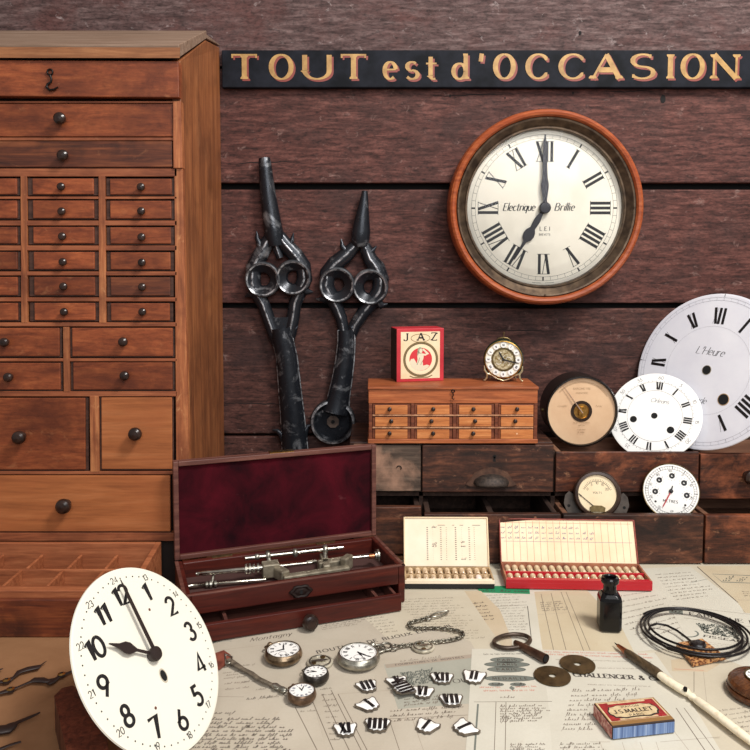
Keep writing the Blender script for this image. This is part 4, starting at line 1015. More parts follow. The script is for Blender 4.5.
Cg = U(671, 491, 1.0915); Rg = (U(697.5, 490, 1.0915).x - U(644, 490, 1.0915).x)/2
gg = root('dial_gauge', 'round white dial gauge with red needle and brass rim in the open lower drawer', 'gauge', M=frame(Cg, -.28, .22, .05, Rg))
fz = lambda x, y, h: Vector((x, Rg + y, h))
mb = MB(); mb.lathe([(Rg*.85, -.010), (Rg*1.0, -.008), (Rg*1.0, -.004), (Rg*1.02, -.001), (Rg*1.0, .0006), (Rg*.97, .0004)], 56, 0, fz, cap0=True); mb.build('case', M['brass_old'], gg)
mb = MB(); mb.disc(Rg*.975, fz, 64, 0, h=.0005); z2 = .0007
for r0, r1 in ((Rg*.80, Rg*.81), (Rg*.90, Rg*.91)): mb.disc(r1, fz, 64, 1, r0=r0, h=z2)
for i in range(60): mb.ribbon([(0, Rg*.805), (0, Rg*(.905 if i % 5 else .93))], .0003 if i % 5 else .0009, lambda u, v, h, i=i: fz(*polar(i/5, 0)(u, v, 0).xy, h), 1, z2)
for i in range(10): text(mb, str(i*10), lambda u, v, h, i=i: fz(*polar(i*1.2+1, Rg*.7)(u, v, 0).xy, h), 0, 0, .003, .14, .12, 1, z2, 0, 0, .2, 1, 'c')
for hh in (8.7, 10.3, 0, 1.7, 3.3):
    p = polar(hh, Rg*.56)(0, 0, 0); f3 = lambda x, y, h, p=p: fz(p.x + x, p.y + y, h)
    mb.disc(Rg*.105, f3, 16, 1, r0=Rg*.03, h=z2); mb.ribbon([(0, 0), (Rg*.11, Rg*.10)], .0008, f3, 1, z2)
    for j in range(10): mb.disc(.0004, lambda x, y, h, j=j, f3=f3: f3(*polar(j*1.2, Rg*.17)(x, y, 0).xy, h), 6, 1, h=z2)
for sx in (-1, 1): mb.disc(.0016, lambda x, y, h, sx=sx: fz(sx*Rg*.52 + x, -Rg*.45 + y, h), 10, 1, h=z2)
text(mb, 'METRES', fz, 0, -Rg*.42, .0036, .18, .14, 1, z2, 0, 0, .3, 1, 'c')
mb.build('face', [M['enamel'], M['lettering_black']], gg)
mb = MB(); hand2(mb, 6.75, Rg*.72, .0009, .0015, .0021, fz); mb.build('needle', plain('red_needle', (176,40,48), .4), gg)
mb = MB(); mb.lathe([(.0030, .0006), (.0030, .0026), (.0001, .003)], 14, 0, fz); hand2(mb, .4, Rg*.22, .0009, .0022, .0027, fz); mb.build('hub', M['lettering_black'], gg)
# ---------------------------------------------------------------- velvet-lined instrument case
FR = T(405, 602, PZ); yaw = math.radians(19.5); LC, DC, HC = .275, .1092, .0485
ex = Vector((math.cos(yaw), math.sin(yaw), 0)); ey = Vector((-math.sin(yaw), math.cos(yaw), 0))
FL = FR - ex*LC
cs = root('instrument_case', 'open mahogany instrument case lined with crimson velvet, its shallow drawer pulled out', 'case', FL, yaw)
mb = MB(); w_ = .009
zs_ = .0245                                                  # the drawer slot below, the tool well above
mb.box(0, LC, w_, DC, .0, .004, 0)
mb.box(0, w_, 0, DC, .0, HC); mb.box(LC-w_, LC, 0, DC, .0, HC); mb.box(w_, LC-w_, DC-w_, DC, .0, HC)
mb.box(w_, LC-w_, 0, w_, zs_, HC)
mb.build('body', M['case'], cs, bevel=.0014)
mb = MB(); mb.box(w_, LC-w_, w_, DC-w_, zs_, zs_+.004, 0); mb.build('well_floor', M['case_in'], cs)
mb = MB()
for a_ in ((0, LC, 0, .004), (0, .004, 0, DC), (LC-.004, LC, 0, DC)): mb.box(a_[0]-.0003, a_[1]+.0003, a_[2]-.0003, a_[3], HC-.0012, HC+.0004)
mb.build('worn_rim', M['case_dark'], cs, bevel=.0004)
for x in (.06, .2): mb = MB(); mb.box(x-.013, x+.013, DC-.005, DC+.0006, HC-.001, HC+.0012); mb.build('hinge', M['brass_old'], cs)
# lid: standing open, leaning a little past upright
lid_h = .1290; lean = 0.0
LM = Matrix.Translation((0, DC, HC+.0008)) @ Matrix.Rotation(lean, 4, 'X')
mb = MB(LM); lt = .0112; fr = .0065
mb.box(0, LC, .006, lt, 0, lid_h); mb.box(0, fr, 0, .006, 0, lid_h); mb.box(LC-fr, LC, 0, .006, 0, lid_h); mb.box(fr, LC-fr, 0, .006, 0, fr); mb.box(fr, LC-fr, 0, .006, lid_h-fr, lid_h)
ld_ = mb.build('lid', M['case_dark'], cs, bevel=.001)
mb = MB(LM); nx, nz = 40, 20
vs = [Vector((fr + (LC-2*fr)*i/nx, .0048 - .0012*math.sin(pi*i/nx)*math.sin(pi*j/nz) + .0006*math.sin(i*1.3+j*.7)*math.sin(j*.9), fr + (lid_h-2*fr)*j/nz)) for i in range(nx+1) for j in range(nz+1)]
mb.add(vs, [(i*(nz+1)+j, (i+1)*(nz+1)+j, (i+1)*(nz+1)+j+1, i*(nz+1)+j+1) for i in range(nx) for j in range(nz)], 0, True)
mb.build('velvet_lining', M['velvet'], ld_)
mb = MB(LM); mb.box(LC*.455, LC*.575, .001, .012, lid_h-.0005, lid_h+.0009, 0)
for x in (.47, .56): mb.disc(.0012, lambda a, b, c: Vector((LC*x + a, .0065 + b, lid_h + .0011)), 10, 1)
mb.disc(.0018, lambda a, b, c: Vector((LC*.515 + a, .0065 + b, lid_h + .0011)), 10, 1)
mb.build('latch_plate', [M['brass'], M['hole']], ld_)
mb = MB(); c = W(cs)                                          # carved keyhole plate
pc = INV[cs] @ U(297, 590.5, FL.y + .055)
kx = .139; kz = .0345
mb.lathe([(.0112, .0), (.0108, .0018), (.0090, .0030), (.0066, .0020), (.0035, .0028), (.0001, .0028)], 20, 0, lambda x, y, h: Vector((kx + x*1.25*(1+.10*math.cos(6*math.atan2(y, x))), -h, kz + y*.72*(1+.10*math.cos(6*math.atan2(y, x))))))
mb.disc(.0018, lambda x, y, h: Vector((kx + x, -.0030, kz + y*1.6)), 12, 1)
mb.build('keyhole_plate', [plain('matt_carved_black', (30,18,15), .6, 0, 0, .2), M['hole']], cs)
# drawer pulled out at the front
od = .0225; dh = .0215
mb = MB()
x0, x1 = .0105, LC-.0175
mb.box(x0-.002, x1+.004, -od, -od+.006, .0006, dh); mb.box(x0, x0+.004, -od+.006, .06, .0046, dh-.001, 1); mb.box(x1-.004, x1, -od+.006, .06, .0046, dh-.001, 1); mb.box(x0+.004, x1-.004, -od+.006, .06, .0046, .0065, 1); mb.box(x0+.004, x1-.004, .056, .06, .0065, dh-.001, 1)
dr = mb.build('drawer', [M['case'], M['case_dark']], cs, bevel=.0009); parent_root[dr] = cs
for x in (.047, LC-.043):
    mb = MB(); mb.box(x-.002, x+.002, -od+.006, .056, .0065, dh-.002); mb.build('divider', M['case_dark'], dr)
mb = MB(); kx = .142
mb.lathe([(.0050, -.001), (.0042, .003), (.0060, .006), (.0088, .0085), (.0098, .012), (.0085, .0155), (.0062, .0165), (.0050, .0185), (.0001, .0190)], 28, 0, lambda x, y, h: Vector((kx + x, -od - h, .0105 + y)))
mb.build('knob', M['knob'], dr)

# ---------------------------------------------------------------- watchmaker's turning tool lying in the case
tz = HC - .001
def CP(px, py, z=tz): return T(px, py, z)
tl = root('watchmaker_lathe', 'grey and steel watchmaker turning tool lying in the open velvet case', 'tool', T(300, 572, .032))
mb = W(tl)
A, B = CP(283, 573), CP(349, 563); d = (B - A).normalized(); nn = Vector((-d.y, d.x, 0))
def bar(mb, A, B, w, h, zoff=0, mat=0):
    d = (B-A).normalized(); n_ = Vector((-d.y, d.x, 0))*w/2; up = Vector((0, 0, h/2)); z_ = Vector((0, 0, zoff))
    mb.hex8([A-n_-up+z_, B-n_-up+z_, B+n_-up+z_, A+n_-up+z_], [A-n_+up+z_, B-n_+up+z_, B+n_+up+z_, A+n_+up+z_], mat)
bar(mb, A, B, .010, .010, -.008)
bar(mb, CP(262, 567), CP(279, 565), .016, .018, -.004); bar(mb, CP(276, 566), CP(286, 572), .012, .014, -.006)
bar(mb, CP(318, 562), CP(349, 557.5), .012, .012, -.005); bar(mb, CP(343, 563), CP(350, 558), .010, .018, -.003)
bar(mb, CP(323, 553), CP(327, 566), .010, .010, -.004)
mb.build('bed', M['castgrey'], tl, bevel=.0018)
mb = W(tl); P0, P1 = CP(196, 573.8), CP(262, 567.5)
mb.tube([P0, P0.lerp(P1, .08), P0.lerp(P1, .081), P1], [.0026, .0026, .0033, .0034], 14); mb.build('spindle', M['steel'], tl)
mb = W(tl)
for t_, r in ((.0, .0062), (.25, .0068), (.5, .0055), (.8, .0062)):
    c0_ = CP(245, 569.5).lerp(CP(260, 568), t_); mb.tube([c0_, c0_ + (P1-P0).normalized()*.0026], r, 16)
mb.build('collars', M['nickel'], tl)
mb = W(tl); mb.tube([CP(279, 566, tz), CP(312, 562.5, tz)], [.0022, .0018], 10); mb.tube([CP(350, 558), CP(376, 555.5)], .0022, 10); mb.tube([CP(306, 563), CP(316, 561)], [.0030, .0024], 10); mb.build('centres', M['steel'], tl)
mb = W(tl); a_ = CP(377, 555.5); dd = (CP(379, 555.3) - CP(376, 555.6)).normalized()
mb.tube([CP(369, 556.5), CP(374, 556)], .0034, 14, 1); mb.tube([a_, a_ + dd*.0022], .0080, 24); mb.tube([a_ - dd*.003, a_], .0055, 18); mb.build('thumb_screw', [M['nickel'], mottled('copper_collar', (120,70,46), (170,110,76), 80, .35, .8)], tl)
mb = W(tl); Q0, Q1 = CP(245, 558.3, tz+.007), CP(343, 547.4, tz+.007)
mb.tube([Q0, Q1], .0027, 12); mb.build('slide_rod', M['steel'], tl)
mb = W(tl)
for px, py, r in ((257, 556.8, .0042), (268, 555.2, .0062), (295, 552.8, .0058), (325, 549.6, .0066)):
    c_ = CP(px, py, tz+.007); dd = (Q1-Q0).normalized(); mb.tube([c_ - dd*.003, c_ - dd*.0015, c_ + dd*.0015, c_ + dd*.003], [r*.75, r, r, r*.75], 18)
mb.tube([CP(268, 555.2, tz+.007), CP(270, 565, tz-.002)], .003, 10); mb.tube([CP(325, 549.6, tz+.007), CP(325, 560, tz-.002)], .003, 10)
mb.build('clamps', M['nickel'], tl)
S0, S1 = CP(188, 586.2, tz-.012), CP(266, 579.4, tz-.012)
rd = root('slide_bar', 'thin bright steel bar along the front edge inside the velvet case', 'tool', S0.lerp(S1, .5))
mb = W(rd); mb.tube([S0, S0.lerp(S1, .12), S0.lerp(S1, .121), S0.lerp(S1, .9), S1], [.0026, .0026, .0022, .0022, .0012], 12); mb.build('bar', M['steel'], rd)
mb = W(rd)
for t_, r in ((.24, .0040), (.29, .0048), (.35, .0042)):
    c_ = S0.lerp(S1, t_); dd = (S1-S0).normalized(); mb.tube([c_ - dd*.0014, c_ + dd*.0014], r, 16)
mb.tube([S0.lerp(S1, .3), S0.lerp(S1, .3) + Vector((0, .012, .009))], .002, 8)
mb.build('collar', M['nickel'], rd)

# ---------------------------------------------------------------- two opened boxes of tiny vials
def vial_box(name, label, FLp, FRp, depth, h, lid_tl, lid_tr, lidY, cols_n, mats_, art):
    A, B = FLp, FRp
    d = (B-A); L = d.length; yaw_ = math.atan2(d.y, d.x)
    t = root(name, label, 'box', A, yaw_)
    side, front, inner, lidm, lidpaper = mats_
    mb = MB(); w = .0022
    mb.box(0, L, 0, depth, 0, .002, 0); mb.box(0, L, 0, w, .002, h-.0045, 0); mb.box(0, L, 0, w, h-.0045, h, 1); mb.box(0, L, depth-w, depth, .002, h, 2); mb.box(0, w, w, depth-w, .002, h, 2); mb.box(L-w, L, w, depth-w, .002, h, 2); mb.box(w, L-w, w, depth-w, .002, .0024, 2)
    mb.box(w, L-w, depth*.5-.0012, depth*.5+.0012, .002, h-.001, 0 if 'red' in label else 2)
    mb.box(w, L-w, w, w+.0055, .002, h-.0003, 1)
    mb.build('base', [side, front, inner], t, bevel=.0005)
    mb = MB(); iv = INV[t]
    tl_, tr_ = iv @ lid_tl, iv @ lid_tr
    hz_ = (tl_.z + tr_.z)/2; hy = (tl_.y + tr_.y)/2
    ang = math.atan2(hy - depth, hz_ - h)
    LMx = Matrix.Translation((0, depth + .0005, h)) @ Matrix.Rotation(-ang, 4, 'X')
    H = math.hypot(hz_ - h, hy - depth)
    mb = MB(LMx)
    mb.box(0, L*1.0, .0022, .0075, 0, H, 0); mb.box(0, .0018, 0, .0022, 0, H, 0); mb.box(L-.0018, L, 0, .0022, 0, H, 0); mb.box(0, L, 0, .0022, H-.0016, H, 0)
    l = mb.build('lid', lidm, t, bevel=.0005)
    mb = MB(LMx); f = lambda u, v, h_: Vector((u, .0019 - h_, v))
    mb.poly([(.0018, .0002), (L-.0018, .0002), (L-.0018, H-.0016), (.0018, H-.0016)], f, 0)
    art(mb, f, L, H)
    mb.build('printed_sheet', lidpaper, l)
    return t, L
ink = plain('faded_violet_ink', (138,128,146), .7); inkr = plain('red_ink_rule', (196,120,96), .7); inkg = plain('grey_print_ink', (96,86,80), .7)
def art_white(mb, f, L, H):
    r = random.Random(3)
    for ci, cx in enumerate((.27, .345, .43, .50, .605, .685, .765, .83)):
        for k in range(16):
            y = H*(.78 - k*.043)
            if ci in (1, 5):
                if r.random() < .3: scrawl(mb, lambda u, v, h: f(u, v, h + .0001), L*cx-.0015, y, .006, .0013, .0005, 1, r)
                else: mb.disc(.0003, lambda a, b, c, y=y, cx=cx: f(L*cx + a, y + b, .0001), 6, 1)
            else: mb.ribbon([(L*cx, y), (L*cx + (.0022 if ci % 2 == 0 else .0010), y)], .0011 if ci in (0, 4) else .0008, f, 1, .0001)
    for cx, ww in ((.43, .010), (.60, .003), (.69, .005), (.84, .011)): mb.ribbon([(L*cx-.003, H*.83), (L*cx-.003+ww, H*.83)], .0007, f, 1, .0001)
def art_red(mb, f, L, H):
    r = random.Random(5)
    n = 20
    for i in range(1, n): mb.ribbon([(L*i/n, H*.03), (L*i/n, H*.94)], .00045, f, 2, .0001)
    mb.ribbon([(L*.03, H*.47), (L*.97, H*.47)], .0005, f, 1, .00012); mb.ribbon([(L*.03, H*.90), (L*.97, H*.90)], .0004, f, 2, .0001)
    for i in range(14):
        for j, y in enumerate((.79, .67, .55)):
            if i > 11 and j == 0: continue
            x = L*(i+.25)/n
            scrawl(mb, lambda u, v, h: f(u, v, h + .0001), x, H*y - .001, L*.55/n, .0016, .0005, 1, r)
WF0, WF1 = T(405, 588.2, PZ), T(494.6, 588.5, PZ)
whb, WL = vial_box('vial_box', 'opened cream and black box of tiny vials with a printed list in its lid', WF0, WF1, .047, .0105, U(403.5, 517, 1.052), U(489, 517, 1.052), 1.05, 11,
    (M['black_card'], M['cream_paper'], mottled('brown_cream_lining', (140,112,78), (196,166,126), 60, .7), M['cream_card'], [M['cream_paper'], inkg]), art_white)
RF0, RF1 = T(506, 588.4, PZ), T(652.4, 590.9, PZ)
rdb, RLn = vial_box('vial_box', 'opened bright red box of tiny vials with a ruled handwritten sheet in its lid', RF0, RF1, .059, .0125, U(500, 518, 1.062), U(637, 520, 1.062), 1.05, 18,
    (M['red_box'], M['red_box'], mottled('red_brown_lining', (120,60,44), (176,116,84), 60, .7), mottled('worn_red_lid', (112,44,36), (158,72,56), 90, .6), [mottled('aged_ruled_paper', (232,206,168), (244,222,188), 20, .6), ink, inkr]), art_red)
def vial(mat_b, mat_c, label, L, rad=.0044):
    mb = MB()
    mb.lathe([(.0001, 0), (rad*.8, 0), (rad, .0008), (rad, L*.70), (rad*.6, L*.78), (rad*.6, L*.80)], 12, 0, lambda x, y, h: Vector((x, L/2 - h, y)))
    mb.lathe([(rad*.62, L*.78), (rad*.66, L*.98), (.0001, L)], 10, 1, lambda x, y, h: Vector((x, L/2 - h, y)))
    return mb
vb = mottled('filled_vial', (150,116,80), (222,194,156), 150, .2, coat=.6); vc = plain('vial_cork', (120,84,52), .7); vg = mottled('pale_filled_vial', (160,132,98), (226,206,172), 160, .2, coat=.6); vs_ = plain('silver_stopper', (206,198,180), .3, .6)
def fill(t, L, n, depth, mat_b, mat_c, label, group, odd=None):
    proto = None; W_ = t.matrix_basis
    rows_ = ((.0080 + (depth*.5-.0012 - .0080)/2, (depth*.5-.0012-.0080)*.94), (depth*.75, (depth*.5-.0034)*.92))
    for ri, (yy, LL) in enumerate(rows_):
        proto = None
        for i in range(n):
            p = W_ @ Vector((.0035 + (L-.007)*(i+.5)/n, yy, .0058))
            if odd and odd[0] == (ri, i):
                o = vial(None, None, '', LL).build('glass_vial', [odd[1], mat_c]); tag(o, odd[2], 'vial', group)
            elif proto is None:
                o = proto = vial(None, None, '', LL).build('glass_vial', [mat_b, mat_c]); tag(o, label, 'vial', group)
            else:
                o = proto.copy(); COL.objects.link(o)
            o.location = p; o.rotation_euler = (0, 0, t.rotation_euler.z)
fill(whb, WL, 11, .047, vb, vc, 'tiny amber-filled vial lying in the open cream box', 'vials in the cream box', ((0, 9), plain('pinkish_white_vial', (240,222,214), .3), 'pale pinkish white vial near the right end of the open cream box'))
fill(rdb, RLn, 18, .059, vg, vs_, 'tiny pale stoppered vial lying in the open red box', 'vials in the red box')

# ---------------------------------------------------------------- small things on the papers
# ink bottle
c0 = (T(598, 631.5, PZ) + T(624, 632.5, PZ))/2
bt = root('ink_bottle', 'small square black glass ink bottle standing before the red box', 'bottle', c0 + Vector((.001, .011, 0)), -.10)
bw = .0128
k = NT('black_bottle_glass'); k.p.inputs['Base Color'].default_value = lin((10,10,12)); k.p.inputs['Roughness'].default_value = .16; k.p.inputs['Specular IOR Level'].default_value = .4
def rrect(w, c): return [(w-c, -w), (w, -w+c), (w, w-c), (w-c, w), (-w+c, w), (-w, w-c), (-w, -w+c), (-w+c, -w)]
mb = MB(); secs = [(.0, .92, .3), (.0015, 1, .25), (.036, 1, .25), (.0400, .93, .3), (.0432, .74, .42), (.0445, .56, .5)]
rings_ = [[Vector((x, y, z)) for x, y in rrect(bw*s, bw*s*q)] for z, s, q in secs]
vv = sum(rings_, []); n = 8
mb.add(vv, [(i*n+j, i*n+(j+1) % n, (i+1)*n+(j+1) % n, (i+1)*n+j) for i in range(len(secs)-1) for j in range(n)] + [tuple(range(n))[::-1], tuple(range((len(secs)-1)*n, len(secs)*n))], 0)
mb.build('body', k.m, bt, bevel=.0008, ang=25)
mb = MB(); mb.lathe([(.0082, .0430), (.0076, .0475), (.0076, .0525), (.0082, .0545), (.0100, .0552), (.0106, .0570), (.0104, .0600), (.0094, .0618), (.0070, .0622), (.0062, .0605), (.0060, .0520)], 32, 0); mb.build('neck', k.m, bt)

# coiled mainspring and the little card under it
cd = root('patterned_card', 'small square brown patterned card under the black wire coil', 'card', T(700, 655, PZ))
P = [T(676, 646.5, PZ), T(693, 667, PZ), T(725.7, 660, PZ), T(702, 642, PZ)]
mb = W(cd); mb.prism([(p.x, p.y) for p in P], lambda u, v, w: Vector((u, v, PZ + w)), .0002, .0042, 0)
k = NT('brown_stamped_pattern'); v = k.coord(); vo = k.n('ShaderNodeTexVoronoi'); k.l(v, vo.inputs['Vector']); vo.inputs['Scale'].default_value = 330
k.col(k.ramp(vo.outputs['Distance'], [(.2, lin((72,42,26))), (.45, lin((140,86,50))), (.7, lin((196,146,92)))])); k.p.inputs['Roughness'].default_value = .45; k.bump(vo.outputs['Distance'], .4)
mb.build('card', k.m, cd, bevel=.0006)
mb = W(cd); p = T(698.5, 646, PZ + .0045)
mb.lathe([(.0075, -.001), (.0082, .0015), (.0068, .004), (.004, .0052), (.0001, .0050)], 20, 0, lambda x, y, h: Vector((p.x + x*1.1*(1+.12*math.sin(3*math.atan2(y, x))), p.y + y*(1+.1*math.cos(5*math.atan2(y, x))), p.z + h))); mb.build('wax_seal', plain('black_wax', (24,18,18), .3), cd)
pts = []
inner = [(697, 645), (692.5, 642.5), (685, 636.5), (677, 630.5), (667, 625.5), (657, 623.6), (650, 626), (648.3, 631.6), (654.7, 640), (668.5, 649), (689, 654.6), (708, 657)]
for i, (px, py) in enumerate(inner): pts.append(T(px, py, PZ + (.0078 if i < 2 else .0040 + .0016*min(i, 8)/8)))
# carry on as a widening coil round its own centre
cx_, cy_ = .3685, .8490
s0 = pts[-1]; a0 = math.atan2(s0.y - cy_, s0.x - cx_)
r0_ = math.hypot(s0.x - cx_, s0.y - cy_)
turns = 3.642; N = 200
for i in range(1, N+1):
    t_ = i/N; a = a0 + turns*2*pi*t_
    rr = r0_ + (.0480 - r0_)*min(1, t_*turns*2.4) if t_*turns < .42 else .0480 + (.0630 - .0480)*((t_*turns - .42)/(turns - .42))
    wob = .0006*math.sin(a*2.0 + 1); off = (.0630 - rr)*min(1, t_*turns*2)
    pts.append(Vector((cx_ + off*.25 + (rr + wob)*math.cos(a), cy_ + off*.85 + (rr+wob)*math.sin(a)*.975, PZ + .0056 + .0012*math.sin(t_*9)*.5 + .0012*t_)))
c_ = pts[0]
mb = MB(); mb.tube(pts, .00135, 8); o = mb.build('wire_coil', plain('blackened_spring_steel', (30,26,26), .35, .5), loc=Vector((cx_, cy_, PZ)))
tag(o, 'loose coil of thin black spring wire lying on the papers at the right', 'wire')

# bone-handled pen
pn = root('dip_pen', 'long dip pen with copper ferrule, dark barrel and carved ivory handle', 'pen', T(690, 697, PZ))
def PP(px, py, z): return T(px, py, PZ + z)
mb = W(pn); mb.tube([PP(618, 645.5, .004), PP(627, 652.5, .0048)], [.0020, .0036], 14); mb.build('ferrule', mottled('copper', (150,86,56), (196,128,88), 90, .3, .9), pn)
mb = W(pn); mb.tube([PP(614.5, 642.6, .0035), PP(617, 644.8, .0038), PP(620, 647, .004)], [.0003, .0010, .0014], 8); mb.build('nib', M['iron_black'], pn)
mb = W(pn); mb.tube([PP(626.5, 652, .0050), PP(629, 654, .0051), PP(656, 672, .0053), PP(660, 675, .0053)], [.0034, .0044, .0050, .0046], 18); mb.build('barrel', wood('dark_pen_wood', (48,38,26), (82,66,46), (110,90,64), 'y', 2, .4), pn)
iv_ = k = NT('carved_ivory'); v = k.coord(); f_ = k.noise(v, 160, 4, .6); k.col(k.ramp(f_, [(.2, lin((214,190,152))), (.5, lin((240,228,202)))])); k.p.inputs['Roughness'].default_value = .35; k.bump(f_, .1)
mb = W(pn)
L_ = [(660,675,.0047),(664,678,.0052),(672,683.5,.0050),(680,688.5,.0052),(687,692.5,.0050),(690,695,.0036),(692.5,697,.0046),(695,699,.0035),(698,701,.0048),(712,711,.0050),(735,729,.0050),(752,742,.0046),(775,758,.0034),(790,766,.0010)]
mb.tube([PP(x, y, max(.0034, r+.0003)) for x, y, r in L_], [r*.9 for _, _, r in L_], 18, sq=.85); mb.build('handle', iv_.m, pn)
mb = W(pn); p = T(685.3, 689, PZ+.0098); mb.lathe([(.0018, -.002), (.0021, .0006), (.0016, .0018), (.0001, .0020)], 14, 0, lambda x, y, h: p + Vector((x, y, h))); mb.build('stud', M['iron_black'], pn)

# matchbox
FB, Rt, Lf = T(612, 740, PZ), T(674.8, 733, PZ), T(593, 716, PZ)
e1_ = Rt - FB; L1 = e1_.length; yw = math.atan2(e1_.y, e1_.x); L2 = (Lf - FB).length
hh_ = .0128
mx = root('matchbox', 'small flat red and blue matchbox with an ornate label', 'box', FB, yw)
sk = Matrix.Identity(4); lv = INV[mx] @ Lf
sk[0][1] = lv.x/lv.y*.55                                      # the worn carton has slumped a little out of square
L2 = lv.y
mb = MB(sk); mb.box(0, L1, 0, L2, .0002, hh_, 0); mb.build('sleeve', M['board_dark'], mx, bevel=.0008)
k = NT('blue_striker'); v = k.coord((260, 1, 6)); k.col(k.ramp(k.noise(v, 1, 3, .6), [(.35, lin((62,82,124))), (.5, lin((104,128,170))), (.68, lin((156,172,198)))])); k.p.inputs['Roughness'].default_value = .8
mb = MB(sk); mb.box(.0008, L1-.0008, -.0004, .0005, .001, hh_-.0018); mb.build('striker', k.m, mx)
k = NT('pink_end'); v = k.coord((1, 30, 30)); k.col(k.ramp(k.noise(v, 8, 5, .6), [(.4, lin((150,70,64))), (.6, lin((206,160,146)))])); k.p.inputs['Roughness'].default_value = .7
mb = MB(sk); mb.box(-.0004, .0005, .0008, L2-.0008, .001, hh_-.001); mb.build('end_paper', k.m, mx)
mb = MB(sk); ft2 = lambda u, v, h: Vector((u, v, hh_ + .0002 + h))
def rect(x0, y0, x1, y1): return [(x0, y0), (x1, y0), (x1, y1), (x0, y1)]
mb.poly(rect(.0006, .0006, L1-.0006, L2-.0006), ft2, 0); mb.poly(rect(.0015, .0060, L1-.0020, L2-.0012), ft2, 1, .00005)
mb.poly(rect(.0030, .0066, L1-.0034, L2-.0028), ft2, 2, .0001)
mb.poly(rect(.012, .0072, L1-.012, .0095), ft2, 1, .00015); mb.poly(rect(.012, L2-.0052, L1-.012, L2-.0032), ft2, 1, .00015)
cxm, cym = L1/2, L2*.53
cart = [(cxm + (L1*.37)*(abs(math.cos(a))**.55)*(1 if math.cos(a) > 0 else -1)*(1 + .03*math.cos(8*a)), cym + (L2*.24)*(abs(math.sin(a))**.6)*(1 if math.sin(a) > 0 else -1)*(1+.06*math.cos(10*a))) for a in [i*pi/40 for i in range(80)]]
mb.poly([(cxm + (x-cxm)*1.06, cym + (y-cym)*1.14 - .0006) for x, y in cart], ft2, 3, .00018); mb.poly(cart, ft2, 1, .00022)
text(mb, 'J.S.MALLET', ft2, cxm, cym - .0028, .0052, .22, .14, 3, .0003, 0, .10, .30, .92, 'c')
text(mb, 'PARIS', ft2, cxm, cym - .0082, .0030, .18, .12, 3, .0003, 0, 0, .4, 1.1, 'c'); text(mb, 'MAISON', ft2, cxm, cym + .0050, .0026, .16, .12, 3, .0003, 0, 0, .4, 1.1, 'c')
mb.build('label', [plain('gold_brown_print', (140,102,56), .5), mottled('buff_print', (186,160,120), (214,192,152), 200, .6), mottled('deep_red_print', (128,22,26), (162,36,38), 200, .5), plain('dark_print', (44,32,26), .6)], mx)

# wooden-cased watch at the right edge
c0 = T(761, 694.5, PZ)
ww = root('wooden_watch', 'round polished dark wood watch case with white dial, cut by the right edge', 'watch', c0, .3)
mb = MB(); mb.lathe([(.028, 0), (.0312, .0012), (.0326, .0045), (.0318, .0066), (.0300, .0072), (.0312, .0086), (.0306, .0112), (.0280, .0142), (.0220, .0166), (.0150, .0178)], 56, 0, cap0=True); mb.build('case', wood('polished_watch_wood', (44,24,14), (82,48,28), (118,74,44), 'x', 2, .2), ww)
mb = MB(); mb.lathe([(.0160, .0172), (.0160, .0192), (.0150, .0198), (.0142, .0185)], 48, 0); mb.build('bezel', M['brass_old'], ww)
mb = MB(); mb.disc(.0144, id3, 48, 0, h=.0186)
for i in range(12): roman(mb, ROM[i], polar(i, .0095), 0, .0034, .0006, .0004, 1, .0188, False)
mb.build('dial', [M['enamel'], M['lettering_black']], ww)

# clock key
kk = root('clock_key', 'dark iron clock winding key with an oval bow', 'key', T(515, 645, PZ))
cb = (T(493.5, 642.5, PZ) + T(530.5, 640.5, PZ))/2
sd_ = (T(547, 659, PZ) - T(517, 643, PZ)).normalized(); pd = Vector((-sd_.y, sd_.x, 0))
mb = W(kk)
bowp = []
for i in range(32):
    a = 2*pi*i/32
    px, py = 512 + 18.2*math.cos(a), 641.2 - 6.8*math.sin(a) - 1.2*math.cos(a)
    bowp.append(T(px, py, PZ + .0035))
mb.tube(bowp, .0024, 10, closed=True); mb.build('bow', mottled('dark_key_iron', (46,36,30), (82,66,54), 100, .38, .5), kk)
mb = W(kk); mb.tube([T(515, 642.5, PZ+.0038), T(519, 644.5, PZ+.004), T(523, 647, PZ+.0043), T(546, 659, PZ+.0050)], [.0030, .0036, .0042, .0052], 16, cap=False)
e_ = T(546, 659, PZ+.0050); mb.tube([e_, e_ - sd_*.006], [.0036, .0036], 12, 1); mb.build('stem', [mottled('brown_key_stem', (54,36,28), (92,64,48), 100, .35, .4), M['hole']], kk)

# brass discs
def washer(px, py, r, label, tooth=False):
    c = T(px, py, PZ); mb = MB()
    n_ = 60
    fn = lambda x, y, h: c + Vector((x, y, h))
    ro = [r*(1 - (.035 if tooth and 150 < k*6 < 300 and k % 3 == 0 else 0)) for k in range(n_)]
    def rg(rad, h): return [fn(q*math.cos(2*pi*k/n_), q*math.sin(2*pi*k/n_), h) for k, q in enumerate(rad)]
    A0, A1, B0, B1 = rg(ro, .0002), rg(ro, .0018), rg([r*.20]*n_, .0002), rg([r*.20]*n_, .0018)
    vv = A0 + A1 + B1 + B0; fs2 = []
    for s in range(4):
        for k in range(n_): fs2.append((s*n_+k, s*n_+(k+1) % n_, ((s+1) % 4)*n_+(k+1) % n_, ((s+1) % 4)*n_+k))
    mb.add(vv, fs2)
    o = mb.build('brass_disc', mottled('dull_brass_disc', (70,56,36), (112,92,62), 60, .42, .8), loc=c, bevel=.0003)
    tag(o, label, 'disc', 'flat brass discs')
washer(552.3, 676.8, .0190, 'plain flat brass disc with a hole, the nearer of the two discs')
washer(577.4, 665.2, .0188, 'flat brass disc with a nicked edge and a hole, behind the other disc', True)

